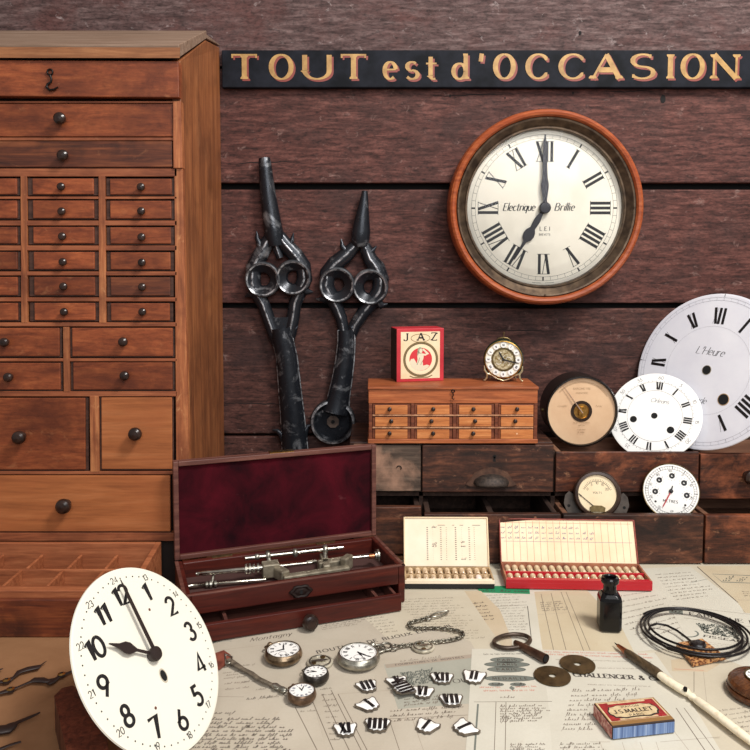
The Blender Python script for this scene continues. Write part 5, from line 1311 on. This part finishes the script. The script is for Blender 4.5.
# pocket watches
def watch(px, py, R, h, label, case_mat, crown_to, roman_=True, hrs=(10, 2), blue=False):
    c = T(px, py, PZ); d = T(*crown_to, PZ) - c; a = math.atan2(d.y, d.x) - pi/2
    t = root('pocket_watch', label, 'watch', c, a, group='pocket watches')
    mb = MB(); mb.lathe([(R*.55, 0), (R*.86, h*.10), (R*.98, h*.34), (R, h*.5), (R*.98, h*.68), (R*.93, h*.86), (R*.88, h*.97), (R*.84, h*.98), (R*.83, h*.90)], 56, 0, cap0=True); mb.build('case', case_mat, t)
    mb = MB(); mb.disc(R*.84, id3, 56, 0, h=h*.90); z_ = h*.90 + .0002
    mb.disc(R*.79, id3, 56, 1, r0=R*.775, h=z_)
    for i in range(12):
        roman(mb, ROM[i], polar(i - a*6/pi, R*.50), 0, R*.21, R*.026, R*.010, 1, z_, False, .9)
    if R > .018: mb.disc(R*.20, lambda x, y, z: Vector((x + R*.40*math.sin(pi+a), y + R*.40*math.cos(pi+a), z)), 24, 1, r0=R*.185, h=z_ + .0001)
    mb.build('dial', [M['enamel'], plain('blue_black_numerals', (70,84,112) if blue else (44,42,46), .4)], t)
    for nm, hr, L in (('hour_hand', hrs[0], .46), ('minute_hand', hrs[1], .68)):
        mb = MB(); f = polar(hr, 0); mb.prism([(-R*.028, -R*.06), (R*.028, -R*.06), (R*.04, R*L*.5), (0, R*L), (-R*.04, R*L*.5)], f, h*.92, h*.94); mb.build(nm, M['hand_black'], t)
    mb = MB(); mb.tube([Vector((0, R*.95, h*.5)), Vector((0, R*1.10, h*.5)), Vector((0, R*1.11, h*.5)), Vector((0, R*1.30, h*.5))], [R*.10, R*.10, R*.17, R*.16], 16); mb.build('crown', case_mat, t)
    mb = MB(); rr = R*.30 if R > .018 else R*.38
    mb.tube([Vector((rr*math.sin(q), R*1.22 + rr*.8*math.cos(q), h*.45 - rr*.25*math.cos(q))) for q in [i*pi/9 for i in range(18)]], R*.045, 8, closed=True); mb.build('bow', case_mat, t)
    return t
watch(283.5, 659.5, .0208, .0125, 'bronze-cased pocket watch with white dial, below the case drawer knob', mottled('worn_bronze_case', (92,76,60), (160,138,112), 70, .28, .9), (266, 648), hrs=(9.5, 1.2))
watch(358.3, 663, .0236, .0130, 'largest nickel-cased pocket watch, at the end of the link chain', M['nickel'], (374, 650), hrs=(4, 3.2))
watch(315.8, 681, .0140, .0110, 'small pocket watch in a blackened case, between two bronze ones', mottled('blackened_case', (44,40,38), (82,76,70), 70, .3, .7), (303, 671), hrs=(11, 10))
watch(301.8, 700, .0146, .0110, 'small bronze pocket watch with bluish numerals, tied to the ribbon fob', mottled('brown_case', (84,66,54), (136,112,92), 70, .28, .85), (293, 691), hrs=(12, 1.5), blue=True)

# ribbon fob
fb2 = root('ribbon_fob', 'twisted grey-brown ribbon watch fob running from the tilted dial to the small watch', 'fob', T(255, 675, PZ))
mb = W(fb2)
pp = [(229, 660, 5), (236, 664.5, 4.6), (243, 669, 3.8), (251, 673, 4.2), (258, 678, 3.6), (266, 682, 3.8), (273, 685, 3.2)]
P = [T(x, y, PZ + .0030 + .0008*math.sin(i*1.7)) for i, (x, y, w) in enumerate(pp)]
mb.tube(P, [w*.00085 for _, _, w in pp], 10, sq=.45, ref=(0, .3, 1)); mb.build('ribbon', mottled('grey_brown_silk', (72,64,54), (124,112,96), 200, .5), fb2)
mb = W(fb2); P = [T(273, 685, PZ+.003), T(276, 686.5, PZ+.003), T(279, 688, PZ+.003), T(283, 690, PZ+.003), T(286, 690.5, PZ+.003)]
mb.tube(P, [.0022, .0036, .0026, .0034, .0020], 10)
for px, py in ((277, 687), (283.5, 690)): c = T(px, py, PZ+.0035); mb.tube([c + Vector((.0034*math.cos(a), .0034*math.sin(a), 0)) for a in [i*pi/6 for i in range(12)]], .0009, 6, closed=True)
mb.build('swivel', M['nickel'], fb2)
mb = W(fb2); P = [T(212, 657, PZ), T(224, 653, PZ), T(231, 658, PZ), T(229, 663, PZ), T(220, 670, PZ), T(213, 672, PZ)]
mb.prism([(p.x, p.y) for p in P], lambda u, v, w: Vector((u, v, PZ + w)), .0004, .0034, 0); mb.build('leather_tab', mottled('red_brown_leather', (96,46,36), (136,74,58), 60, .5), fb2, bevel=.0008)
mb = W(fb2); mb.tube([T(225, 654, PZ+.004), T(232, 657, PZ+.004), T(231, 663, PZ+.004), T(226, 664, PZ+.004)], .0010, 8, closed=True); mb.build('buckle', M['nickel'], fb2)

# loose movement discs
def movement(px, py, R, label, r):
    c = T(px, py, PZ); t = root('watch_movement', label, 'watch part', c)
    mb = MB(); mb.lathe([(R*.96, .0002), (R, .001), (R, .0024), (R*.95, .0028), (.0001, .0028)], 44, 0, cap0=True)
    for i in range(5):
        a = i*1.257 + r; mb.lathe([(R*.20, .0028), (R*.20, .0036), (R*.13, .0038), (.0001, .0036)], 20, i % 2, lambda x, y, h, a=a: Vector((x + R*.56*math.cos(a), y + R*.56*math.sin(a), h)))
    mb.build('plate', [mottled('pale_nickel_plate', (140,134,118), (206,198,178), 130, .4, .25), M['brass_old']], t)
    mb = MB(); mb.lathe([(R*.86, .0028), (R*.84, .0036), (R*.74, .0036), (R*.72, .0028)], 40, 0)
    mb.prism([(-R*.7, -R*.1), (R*.2, -R*.22), (R*.7, R*.1), (R*.1, R*.2)], id3, .0028, .0042); mb.build('bridge', M['nickel'], t, bevel=.0002)
movement(320, 663.5, .0142, 'flat silvery watch movement between the two large pocket watches', 0)
movement(423, 648.2, .0130, 'flat silvery watch movement partly under the link chain', 1)

# watch chain
chm = mottled('dark_tarnished_chain', (84,80,72), (150,144,130), 120, .36, .85)
ch = root('watch_chain', 'long tarnished link watch chain looping away from the largest pocket watch', 'chain', T(425, 635, PZ))
path = [(397.5,646.8),(403.6,645.6),(413,644.5),(424,643),(436,641.8),(446.7,640.6),(455,639),(460.8,637.2),(463.6,634.6),(462,632.2),(457,630.4),(450,629.2),(442,628.3),(433,627.8),(424,627.7),(416,628),(411,627.4),(408.2,625.4),(409.5,623.2),(415,621.2),(421,619.8),(427,618)]
P = [T(x, y, PZ + .0026) for x, y in path]
seg_ = [0]
for i in range(1, len(P)): seg_.append(seg_[-1] + (P[i]-P[i-1]).length)
mb = W(ch); s = 0; i = 0; kn = 0
while s < seg_[-1]:
    while seg_[i+1] < s: i += 1
    t_ = (s - seg_[i])/(seg_[i+1]-seg_[i]); p = P[i].lerp(P[i+1], t_); d = (P[i+1]-P[i]).normalized(); n_ = Vector((-d.y, d.x, 0))
    a = n_ if kn % 2 else (n_*.35 + Vector((0, 0, .94)))
    mb.tube([p + d*.0031*math.cos(q) + a*.0019*math.sin(q) for q in [j*pi/5 for j in range(10)]], .00085, 6, closed=True)
    s += .0039; kn += 1
mb.build('links', chm, ch)
mb = W(ch)
c = T(428.5, 617.6, PZ+.003); mb.tube([c + Vector((.0036*math.cos(q), .0040*math.sin(q), 0)) for q in [j*pi/6 for j in range(12)]], .0010, 8, closed=True)
a, b = T(431, 616.5, PZ+.0032), T(448.5, 611, PZ+.0032); d = (b-a).normalized(); n_ = Vector((-d.y, d.x, 0))
mb.tube([a + d*(.5-.5*math.cos(q))*(b-a).length + n_*.0036*math.sin(q)*(1+.3*math.cos(q)) for q in [j*pi/10 for j in range(20)]], .0012, 8, closed=True); mb.build('spring_clasp', M['nickel'], ch)
mb = W(ch)
for px, py, rx_ in ((378.5, 648.5, .0075), (386, 646.5, .0068)):
    c = T(px, py, PZ+.0035); mb.tube([c + Vector((rx_*math.cos(q), rx_*.8*math.sin(q), .0012*math.sin(q))) for q in [j*pi/8 for j in range(16)]], .0013, 8, closed=True)
c = T(394, 647, PZ+.003); mb.tube([c + Vector((.0042*math.cos(q), .0050*math.sin(q), 0)) for q in [j*pi/8 for j in range(16)]], .0011, 8, closed=True)
mb.build('ring', M['nickel'], ch)

# enamel numeral plaques
plq_side = mottled('plaque_edge', (84,76,68), (130,120,108), 90, .45, .5)
def plaque(px, py, num, ang, sx, label, z=0.0, bars=None, sy=1.0):
    c = T(px, py, PZ)
    t = root('numeral_plaque', label, 'numeral plaque', c + Vector((0, 0, z)), math.radians(ang), group='loose enamel numeral plaques')
    w, h = .0108*sx, .0098*sy
    out = [(-w*1.12, h*.62), (-w*1.02, h*.95), (-w*.6, h*.82), (0, h*1.0), (w*.6, h*.82), (w*1.02, h*.95), (w*1.12, h*.62), (w*.95, h*.15), (w*.82, -h*.35), (w*.72, -h*.75), (w*.45, -h*.82), (w*.30, -h*1.02), (0, -h*.86), (-w*.30, -h*1.02), (-w*.45, -h*.82), (-w*.72, -h*.75), (-w*.82, -h*.35), (-w*.95, h*.15)]
    fn = lambda u, v, q: Vector((u, v, q))
    mb = MB(); mb.prism(out, fn, .0003, .0024, 0); mb.build('plate', plq_side, t, bevel=.0005)
    mb = MB(); inn = [(x*.90, y*.88) for x, y in out]
    n_ = len(inn)                                            # domed enamel
    vv = [Vector((x, y, .0024)) for x, y in inn] + [Vector((x*.6, y*.6, .0034)) for x, y in inn] + [Vector((0, 0, .0037))]
    mb.add(vv, [(i, (i+1) % n_, n_+(i+1) % n_, n_+i) for i in range(n_)] + [(n_+i, n_+(i+1) % n_, 2*n_) for i in range(n_)], 0, True); mb.build('enamel', M['enamel'], t)
    mb = MB()
    def dome(u, v, q):
        d_ = max(abs(u)/(w*1.1), abs(v)/h); return Vector((u, v, .0040))
    roman(mb, num, lambda u, v, q: dome(u, v - .0080, q), 0, .0160, .0034, .0015, 0, 0, False, .82)
    mb.build('numeral', M['lettering_black'], t)
plaque(367.5, 688, 'III', 18, .95, 'white enamel plaque with III, nearest below the largest pocket watch')
plaque(369, 706.5, 'I', 38, 1.0, 'tilted white enamel plaque with one thick bar, directly below the III plaque')
plaque(345.5, 731.5, 'XI', 6, .95, 'white enamel plaque with XI, leftmost of the bottom row of plaques')
plaque(377.5, 727, 'IIII', -3, 1.05, 'white enamel plaque with IIII, in the bottom row beside the XI plaque')
plaque(397.5, 683.5, 'V', 14, .95, 'white enamel plaque with V, partly covered by another plaque lying on it')
plaque(403, 692.5, 'VIIII', -62, 1.0, 'white enamel plaque with many bars lying over the V plaque', .0030)
plaque(423, 694, 'VI', -8, .95, 'white enamel plaque with VI, just right of the two overlapping plaques')
plaque(442, 680, 'XII', -4, 1.05, 'white enamel plaque with XII, second from the right in the upper row of plaques')
plaque(474, 678.5, 'II', -14, 1.05, 'bright white enamel plaque with II, rightmost, against the letterhead', 0, None, 1.25)
plaque(451.5, 702, 'VII', 0, 1.0, 'greyer enamel plaque with VII, alone below the XII plaque')
plaque(426.5, 728, 'I', -30, .95, 'white enamel plaque with one slanting bar, in the bottom row right of the IIII plaque')
plaque(464.5, 729.5, 'I', -56, 1.1, 'long white enamel plaque with one long bar, at the right end of the bottom row')

# old watch and clock hands at the lower left
def whand(pts, label, boss=None, wide=None, z=PZ):
    P = [T(x, y, z + .0022) for x, y, r in pts]
    t = root('watch_hand', label, 'clock hand', T(pts[len(pts)//2][0], pts[len(pts)//2][1], z), group='loose old clock hands')
    mb = W(t); mb.tube(P, [r*.00095 for _, _, r in pts], 10, sq=.35, ref=(0, 0, 1)); mb.build('hand', M['hand_brown'], t)
    for bx, by in (boss or []):
        c = T(bx, by, z + .0022); mb = W(t); mb.lathe([(.0040, -.0012), (.0040, .0014), (.0018, .0024), (.0016, .0012)], 18, [1, 0, 1], lambda x, y, h: c + Vector((x, y, h)), cap0=True); mb.build('boss', [M['brass'], M['hand_brown']], t)
whand([(-10,683,1.6),(0,682,3),(8,680.5,4.2),(14,677,1.8),(19,672,3.8),(28,669,4.6),(38,667,4.2),(41,665,1.2),(46.5,661,.5)], 'dark brown clock hand with a gilt boss, farthest of the hands left of the dial', [(6.5, 681)])
whand([(-10,697,1.5),(0,693,2.6),(10,690,4.2),(18,687,1.6),(30,682,2.2),(34,680,4.6),(42,680,4.8),(48,681,3.6),(56,678,.8)], 'dark brown clock hand with a gilt boss, lying across the middle of the hands', [(10.5, 690)])
whand([(48,684,3.0),(52,682,3.6),(58,677.5,2.6),(62,675,4.0),(68,673,2.2),(78,668,.9)], 'short dark clock hand with a gilt boss, its tip running under the tilted dial', [(61.5, 675)])
whand([(-30,733,7),(0,730,7),(8,729,7.5),(13,725,5.5),(16,723,2.6),(30,717,2.4),(40,712.5,1.2)], 'broad dark clock hand with a long pointed tip, alone at the lower left')
whand([(-20,755,2.5),(0,749,2.3),(10,745,2.0),(21,741.5,1.5)], 'slender dark clock hand at the extreme lower left corner')
whand([(-14,674,2.6),(-4,671,2.4),(3,668.5,.8)], 'small dark pointed hand cut by the left edge above the others')
# ---------------------------------------------------------------- papers spread over the table
def paper_mat(name, c0, c1, spots=(168,128,88)):
    k = NT(name); v = k.coord()
    c = k.ramp(k.noise(v, 9, 6, .6, .3), [(.3, lin(c0)), (.7, lin(c1))])
    c = k.mix(c, lin(spots), k.ramp(k.noise(v, 17, 7, .7, .8), [(.62, G(0)), (.80, G(.35))]))
    c = k.mix(c, G(.9), k.ramp(k.noise(v, 420, 3, .5), [(.35, G(.25)), (.6, G(0))]), 'MULTIPLY')
    k.col(c); k.p.inputs['Roughness'].default_value = .85; k.p.inputs['Specular IOR Level'].default_value = .15
    k.bump(k.noise(v, 22, 3, .5), .35, .003); return k.m
pm = dict(grey=paper_mat('greyed_cream_paper', (173,162,145), (189,179,163)), cream=paper_mat('cream_writing_paper', (184,173,152), (198,189,170)), white=paper_mat('pale_letter_paper', (191,185,170), (204,199,185)),
          tan=paper_mat('tan_ledger_paper', (184,167,139), (198,185,159)), orange=paper_mat('warm_tan_paper', (182,164,136), (196,180,156)), green=paper_mat('grey_green_paper', (152,151,138), (172,169,156)), kraft=paper_mat('brown_wrapping_paper', (124,86,58), (150,110,78), (98,66,44)))
INK = [plain('brown_black_ink', (72,60,52), .7), plain('faded_grey_ink', (134,121,108), .7), plain('red_letterpress', (188,98,80), .7), plain('black_letterpress', (72,66,61), .7), plain('green_grey_engraving', (108,112,104), .7), plain('faint_rule', (160,146,130), .7), plain('strong_grey_rule', (110,98,86), .7)]
plevel = [0]
def paper(label, quad, m, z=None):
    lv = plevel[0]; plevel[0] += 1
    z0 = .00006 + lv*.00010
    P = [T(x, y, z0) for x, y in quad]
    mb = MB(); mb.prism([(p.x, p.y) for p in P], lambda u, v, w: Vector((u, v, z0 + w)), 0, .00008, 7)
    c = sum(P, Vector())/len(P); c.z = z0
    def fin():
        o = mb.build('paper_sheet', INK + [m], loc=c); tag(o, label, 'paper', 'old papers spread on the table')
    def base(p, q):                                           # writing frame: baseline from pixel p towards pixel q
        a, b = T(*p, z0), T(*q, z0); d = (b-a); L = d.length; d.normalize(); n_ = Vector((-d.y, d.x, 0))
        return (lambda u, v, h: a + d*u + n_*v + Vector((0, 0, .00010 + h*.2))), L
    return mb, base, fin
def lines(mb, base, p0, p1, q0, q1, n, hgt, wt, mat=1, fill=1.0, seed=1, wr=scrawl):
    hgt *= .72; n = int(n*1.35) + (n > 1)
    r = random.Random(seed)
    for i in range(n):
        t = i/max(1, n-1)
        f, L = base((p0[0]+(q0[0]-p0[0])*t, p0[1]+(q0[1]-p0[1])*t), (p1[0]+(q1[0]-p1[0])*t, p1[1]+(q1[1]-p1[1])*t))
        if wr is scrawl: scrawl(mb, f, 0, 0, L*fill*(.75+.25*r.random()), hgt, wt, mat, r)
        else: smallprint(mb, f, 0, 0, L*fill*(.75+.25*r.random()), hgt, mat, r)
def rule(mb, base, p, q, wt=.0006, mat=5):
    f, L = base(p, q); mb.ribbon([(0, 0), (L, 0)], wt, f, mat)
# undermost: one wide sheet of cream lining paper
mb, base, fin = paper('wide cream paper lining the table under all the other sheets', [(-200, 612), (150, 560), (960, 560), (1200, 790), (-420, 790)], pm['cream']); fin()
mb, base, fin = paper('brown wrapping paper under the loose hands at the lower left', [(-220, 628), (105, 628), (140, 690), (160, 800), (-420, 800)], pm['kraft']); fin()
mb, base, fin = paper('pale handwritten sheet reaching under the red box and the drawers', [(470, 576), (690, 566.5), (742, 606), (748, 640), (560, 660), (520, 640)], pm['white'])
lines(mb, base, (600, 600), (660, 590), (640, 640), (700, 622), 6, .0020, .0005, 1, 1, 11); lines(mb, base, (655, 575), (700, 572), (676, 600), (725, 594), 6, .0018, .0005, 1, .9, 12)
f, L = base((655, 612), (730, 604)); rule(mb, base, (690, 583), (707, 579), .0008, 4); fin()
mb, base, fin = paper('tan sheet with an engraved panel in the far right corner', [(697, 566), (790, 566), (900, 630), (752, 622), (738, 603)], pm['tan'])
f, L = base((722, 582), (770, 584)); H = .026
mb.ribbon([(0, 0), (.09, 0), (.09, H), (-.004, H)], .0014, f, 4, 0, True)
for i in range(14): scrawl(mb, f, .002 + i*.006, .004 + (i % 3)*.006, .008, .004, .0009, 4, random.Random(40+i))
rule(mb, base, (738, 600), (790, 601), .0008, 5); lines(mb, base, (742, 592), (790, 593), (744, 596), (790, 597), 2, .0018, .0005, 1, 1, 14); rule(mb, base, (697.5, 567), (738, 602.5), .0012, 6); fin()
mb, base, fin = paper('light grey letterhead reading FABRIQUE under the wire coil', [(668, 604.5), (830, 622), (850, 700), (722, 700), (700, 664)], pm['white'])
f, L = base((690, 615), (750, 623.5)); text(mb, 'FABRIQUE D', f, 0, 0, .0085, .20, .09, 3, 0, 0, .10, .30, 1.0)
mb.poly([(-.024, -.002), (-.008, -.002), (-.008, .012), (-.024, .012)], f, 4); scrawl(mb, lambda u, v, h: f(u, v, h + .00005), -.022, .002, .014, .004, .0012, 0, random.Random(2))
rule(mb, base, (672, 605.5), (760, 615.5), .0006, 6); rule(mb, base, (684, 618), (760, 628), .0006, 6)
f, L = base((704, 637), (750, 644)); text(mb, 'FISSEAUX', f, 0, 0, .0055, .30, .12, 3, 0, .15, .14, .34, 1.25)
for i in range(9):
    fi, L = base((696 + i*1.0, 624 + i*1.1), (740, 629 + i*1.3)); scrawl(mb, fi, 0, 0, L*.95, .0022, .0014, 4, random.Random(60+i))
f, L = base((682, 634), (697, 632)); mb.ribbon(arc(.008, 0, .012, .009, 200, 380, 12), .0022, f, 4)
lines(mb, base, (706, 642), (748, 648), (712, 650), (752, 655), 3, .0014, .0003, 1, 1, 15, smallprint); fin()
mb, base, fin = paper('cream sheet with pale rules beneath the pen and wire coil', [(655, 652), (716, 655), (800, 690), (900, 800), (730, 800), (668, 690)], pm['cream'])
rule(mb, base, (694, 668), (694, 692), .0006, 6); rule(mb, base, (703, 668), (707, 705), .0005, 5); lines(mb, base, (715, 712), (760, 706), (730, 735), (780, 726), 4, .0018, .0004, 1, 1, 16); fin()
mb, base, fin = paper('small warm tan scrap under the brown patterned card', [(671, 660), (700, 655), (720, 664), (707, 672), (672, 671)], pm['orange']); rule(mb, base, (674, 669), (704, 670.5), .0006, 2); fin()
mb, base, fin = paper('tan ledger strip with long ruled columns below the red box', [(531, 592), (586, 589), (622, 628), (638, 660), (536, 664)], pm['tan'])
for a, b in (((541, 594), (554, 652)), ((551, 593), (566, 650)), ((561, 592), (584, 652)), ((566, 592), (590, 650))): rule(mb, base, a, b, .0007, 6)
lines(mb, base, (540, 603), (566, 601.5), (542, 611), (568, 609.5), 3, .0020, .0006, 1, 1, 17); rule(mb, base, (536, 615), (570, 612.5), .0004, 5); fin()
mb, base, fin = paper('pale handwritten sheet with a bracket line, left of the tan ledger', [(478, 590), (534, 590), (541, 640), (545, 664), (512, 664), (498, 612)], pm['white'])
lines(mb, base, (486, 596), (524, 594), (505, 630), (532, 630), 10, .0020, .0004, 1, 1, 18)
rule(mb, base, (488, 607), (527, 605), .0007, 6); rule(mb, base, (527.5, 606), (531.5, 640), .0009, 3); fin()
mb, base, fin = paper('bright green printed card peeping out between the two vial boxes', [(476, 586), (529, 586), (530, 594), (480, 592.5)], paper_mat('green_card', (34,118,78), (52,140,96), (40,110,74)))
f, L = base((480, 592), (528, 593)); scrawl(mb, f, 0, .002, L, .004, .0009, 3, random.Random(9)); fin()
mb, base, fin = paper('warm tan pointed strip of paper behind the clock key', [(462, 591), (481, 591), (500, 610), (512, 640), (512, 660), (506, 660)], pm['orange'])
lines(mb, base, (472, 604), (492, 602), (484, 620), (502, 619), 4, .0022, .0006, 0, .8, 19); fin()
mb, base, fin = paper('closely handwritten sheet under the link chain', [(395, 590), (464, 590.5), (508, 655), (520, 680), (400, 690), (330, 640), (360, 610)], pm['cream'])
lines(mb, base, (392, 600), (458, 598), (440, 640), (486, 638), 12, .0019, .0004, 1, 1, 20); lines(mb, base, (345, 622), (395, 616), (370, 634), (402, 631), 4, .0019, .0004, 1, 1, 21); fin()
mb, base, fin = paper('grey handwritten letter headed Montagny under the pocket watches', [(150, 640), (352, 607), (400, 650), (340, 680), (372, 800), (150, 800), (160, 700)], pm['grey'])
f, L = base((250, 642), (300, 634)); text(mb, 'Montagny', f, 0, 0, .0085, .11, .05, 0, 0, .45, 0, .25, .95)
rule(mb, base, (214, 651), (296, 641), .0005, 5)
for i in range(7):
    fi, _ = base((214 + i*2, 645 - i*.8), (240, 640 - i)); mb.ribbon(arc(.006, .0, .014, .005 + .001*i, 10 + i*8, 170, 10), .0009, fi, 4)
lines(mb, base, (222, 668), (262, 664), (225, 690), (255, 687), 3, .0022, .0005, 1, .8, 22); lines(mb, base, (246, 700), (300, 695), (246, 700), (300, 695), 1, .0030, .0006, 0, .5, 23)
lines(mb, base, (205, 720), (288, 720), (190, 752), (300, 752), 6, .0030, .0007, 0, 1, 24); lines(mb, base, (226, 676), (250, 673), (300, 712), (318, 711), 4, .0024, .0005, 1, 1, 71); lines(mb, base, (318, 622), (392, 610), (322, 630), (360, 624), 4, .0018, .0004, 1, 1, 72)
rule(mb, base, (214, 696.5), (244, 697), .0005, 1); lines(mb, base, (214, 714), (236, 714), (214, 714), (236, 714), 1, .0035, .0006, 0, 1, 25)
for a, b in (((295, 707), (318, 752)),): rule(mb, base, a, b, .0008, 6)
fin()
mb, base, fin = paper('printed bill with column rules below the pocket watches', [(300, 664), (356, 645), (432, 629.5), (470, 641), (500, 690), (486, 800), (340, 800), (316, 712)], pm['grey'])
f, L = base((302, 656.5), (345, 649))
f, L = base((318, 653.5), (431, 631)); text(mb, 'BOUTIQUE DE BIJOUX EN DEUIL', f, 0, 0, .0064, .20, .10, 3, 0, 0, .10, .42, 1.0)
f, L = base((372, 655), (396, 651)); text(mb, 'MEDUS', f, 0, 0, .0062, .22, .10, 3, 0, 0, .1, .24, 1.0)
for a, b in (((312, 700), (334, 752)), ((322, 694), (350, 752)), ((331, 690), (362, 752)), ((338, 694), (368, 752))): rule(mb, base, a, b, .0008, 6)
rule(mb, base, (338, 694), (395, 690), .0005, 5); rule(mb, base, (388, 719), (470, 715), .0006, 6); rule(mb, base, (389, 719), (400, 752), .0006, 6); rule(mb, base, (412, 718), (424, 752), .0005, 5)
lines(mb, base, (390, 712), (470, 707), (390, 722), (470, 716), 2, .0032, .0007, 1, 1, 26); lines(mb, base, (320, 690), (338, 688), (330, 740), (352, 740), 7, .0018, .0005, 1, .7, 27)
f, L = base((400, 662), (465, 655)); scrawl(mb, f, 0, 0, L*.7, .0026, .0005, 1, random.Random(31)); fin()
mb, base, fin = paper('grey-green printed cheque under the enamel plaques', [(384, 664.5), (474, 654), (482, 690), (476, 703), (398, 709)], pm['green'])
mb.poly([(0, -.0015), (.115, -.0015), (.115, .006), (0, .006)], base((386, 667.5), (474, 657))[0], 5)
f, L = base((396, 666), (470, 657.5)); text(mb, 'FOURNITURES DE MONTRES', f, 0, .0005, .0034, .18, .1, 3, .00004, 0, 0, .40, 1.0)
for i in range(10): scrawl(mb, base((400 + i, 674 + i*1.3), (446, 669 + i*1.3))[0], 0, 0, .034, .0026, .0009, 4, random.Random(80+i))
f, L = base((448, 684), (478, 681)); text(mb, 'POUR', f, 0, 0, .0075, .15, .06, 3, 0, 0, .1, .3, 1)
lines(mb, base, (404, 700), (470, 694), (404, 706), (470, 700), 2, .0024, .0006, 1, 1, 28); fin()
mb, base, fin = paper('letterhead with red print and handwriting under the discs and matchbox', [(536, 649.5), (655, 653), (700, 716), (750, 800), (540, 800), (528, 700)], pm['white'])
for p, q in (((545, 652.5), (648, 655)), ((549, 655), (652, 658.5))): f, L = base(p, q); smallprint(mb, f, 0, 0, L, .0024, 2, random.Random(33))
for p, q in (((556, 660), (652, 662.5)), ((598, 668.5), (652, 669.5)), ((588, 685), (650, 687))): f, L = base(p, q); smallprint(mb, f, 0, 0, L, .0016, 1, random.Random(34))
f, L = base((574, 676.5), (662, 681)); text(mb, 'CHALLENGER & CIE', f, .0, 0, .0080, .25, .10, 3, 0, 0, .12, .26, .84)
lines(mb, base, (572, 692), (650, 690), (562, 730), (600, 730), 6, .0036, .0006, 1, 1, 35)
rule(mb, base, (650, 700), (690, 752), .0005, 5); rule(mb, base, (676, 708), (706, 752), .0009, 6); rule(mb, base, (684, 708), (716, 752), .0007, 6); rule(mb, base, (660, 742), (720, 737), .0005, 5); rule(mb, base, (590, 742), (610, 742), .0005, 5)
for x in (600, 622, 640, 656): rule(mb, base, (x, 742), (x + 6, 760), .0004, 5)
lines(mb, base, (560, 745), (612, 744), (560, 752), (612, 751), 2, .0022, .0005, 1, 1, 36); fin()
mb, base, fin = paper('letterhead with five grey medallions and red print in the front middle', [(472, 649), (541, 648.5), (548, 700), (556, 800), (462, 800), (468, 720)], pm['white'])
f, L = base((484, 655), (534, 654)); smallprint(mb, f, 0, 0, L, .0022, 3, random.Random(37))
for (x0, x1, y) in ((490, 524, 660), (484, 530, 664.5), (487, 526, 669.5), (484, 536, 678.5)):
    f, L = base((x0, y), (x1, y)); mb.poly(eo(L/2, .0060, L/2, 0), f, 4); mb.ribbon(eo(L/2*.95, .0053, L/2, 0), .0005, f, 3, .00003, True); text(mb, 'MEDAILLE' if L > .05 else 'PARIS', f, L/2, -.0022, .0044, .2, .12, 0, .00006, 0, 0, .5, 1, 'c')
for xx_ in (496, 518): f, L = base((xx_-8, 684.5), (xx_+8, 684.5)); mb.poly(eo(L/2, .0038, L/2, 0), f, 4); scrawl(mb, f, L*.2, -.001, L*.6, .002, .0006, 3, random.Random(50))
f, L = base((509, 688), (513, 688)); mb.poly([(0, 0), (.003, .004), (.006, 0), (.003, -.005)], f, 4)
for p, q in (((480, 688), (500, 688)), ((516, 687.5), (536, 687)), ((484, 691.5), (536, 691))): f, L = base(p, q); smallprint(mb, f, 0, 0, L, .0022, 2, random.Random(38))
lines(mb, base, (500, 698), (518, 698), (500, 698), (518, 698), 1, .0034, .0006, 1, 1, 39)
rule(mb, base, (474, 702), (552, 701.5), .0007, 6); rule(mb, base, (496, 702), (494, 760), .0006, 6); rule(mb, base, (506, 702), (505, 760), .0006, 6); rule(mb, base, (478, 704), (474, 760), .0018, 4)
lines(mb, base, (500, 707), (550, 706), (500, 722), (550, 721), 5, .0026, .0006, 1, 1, 41); lines(mb, base, (510, 745), (550, 745), (510, 750), (550, 750), 2, .0022, .0005, 1, 1, 42); fin()

# ---------------------------------------------------------------- light
def area(name, loc, tgt, size, power, col, sy=None):
    l = bpy.data.lights.new(name, 'AREA'); l.energy = power; l.color = col; l.shape = 'RECTANGLE'; l.size = size; l.size_y = sy or size
    o = bpy.data.objects.new(name, l); COL.objects.link(o); o.location = loc
    o.rotation_euler = (Vector(tgt) - Vector(loc)).to_track_quat('-Z', 'Y').to_euler(); return o
area('ceiling_lamp', (.85, .10, 1.80), (.1, 1.05, .2), .42, 33, (1, .965, .91))
area('front_fill', (.35, -1.0, 1.25), (.05, 1.0, .25), 1.2, 19, (.95, .97, 1))  # added fill lamp behind the camera to soften shadows; no window known there
w = bpy.data.worlds.new('room_light'); sc.world = w; w.use_nodes = True
bg = w.node_tree.nodes['Background']; bg.inputs['Color'].default_value = (1, .96, .92, 1); bg.inputs['Strength'].default_value = .27

# ---------------------------------------------------------------- camera
cd_ = bpy.data.cameras.new('camera'); cam = bpy.data.objects.new('camera', cd_); COL.objects.link(cam)
cam.location = (0, 0, CAMH); cam.rotation_euler = (pi/2 - PITCH, 0, 0)
cd_.sensor_width = 36; cd_.lens = 36*FPX/750; cd_.shift_y = -(375 - PCY)/750; cd_.clip_start = .01
sc.camera = cam
sc.view_settings.view_transform = 'Standard'; sc.view_settings.look = 'None'; sc.view_settings.gamma = 1; sc.view_settings.exposure = 0.33
sc.cycles.use_denoising = True
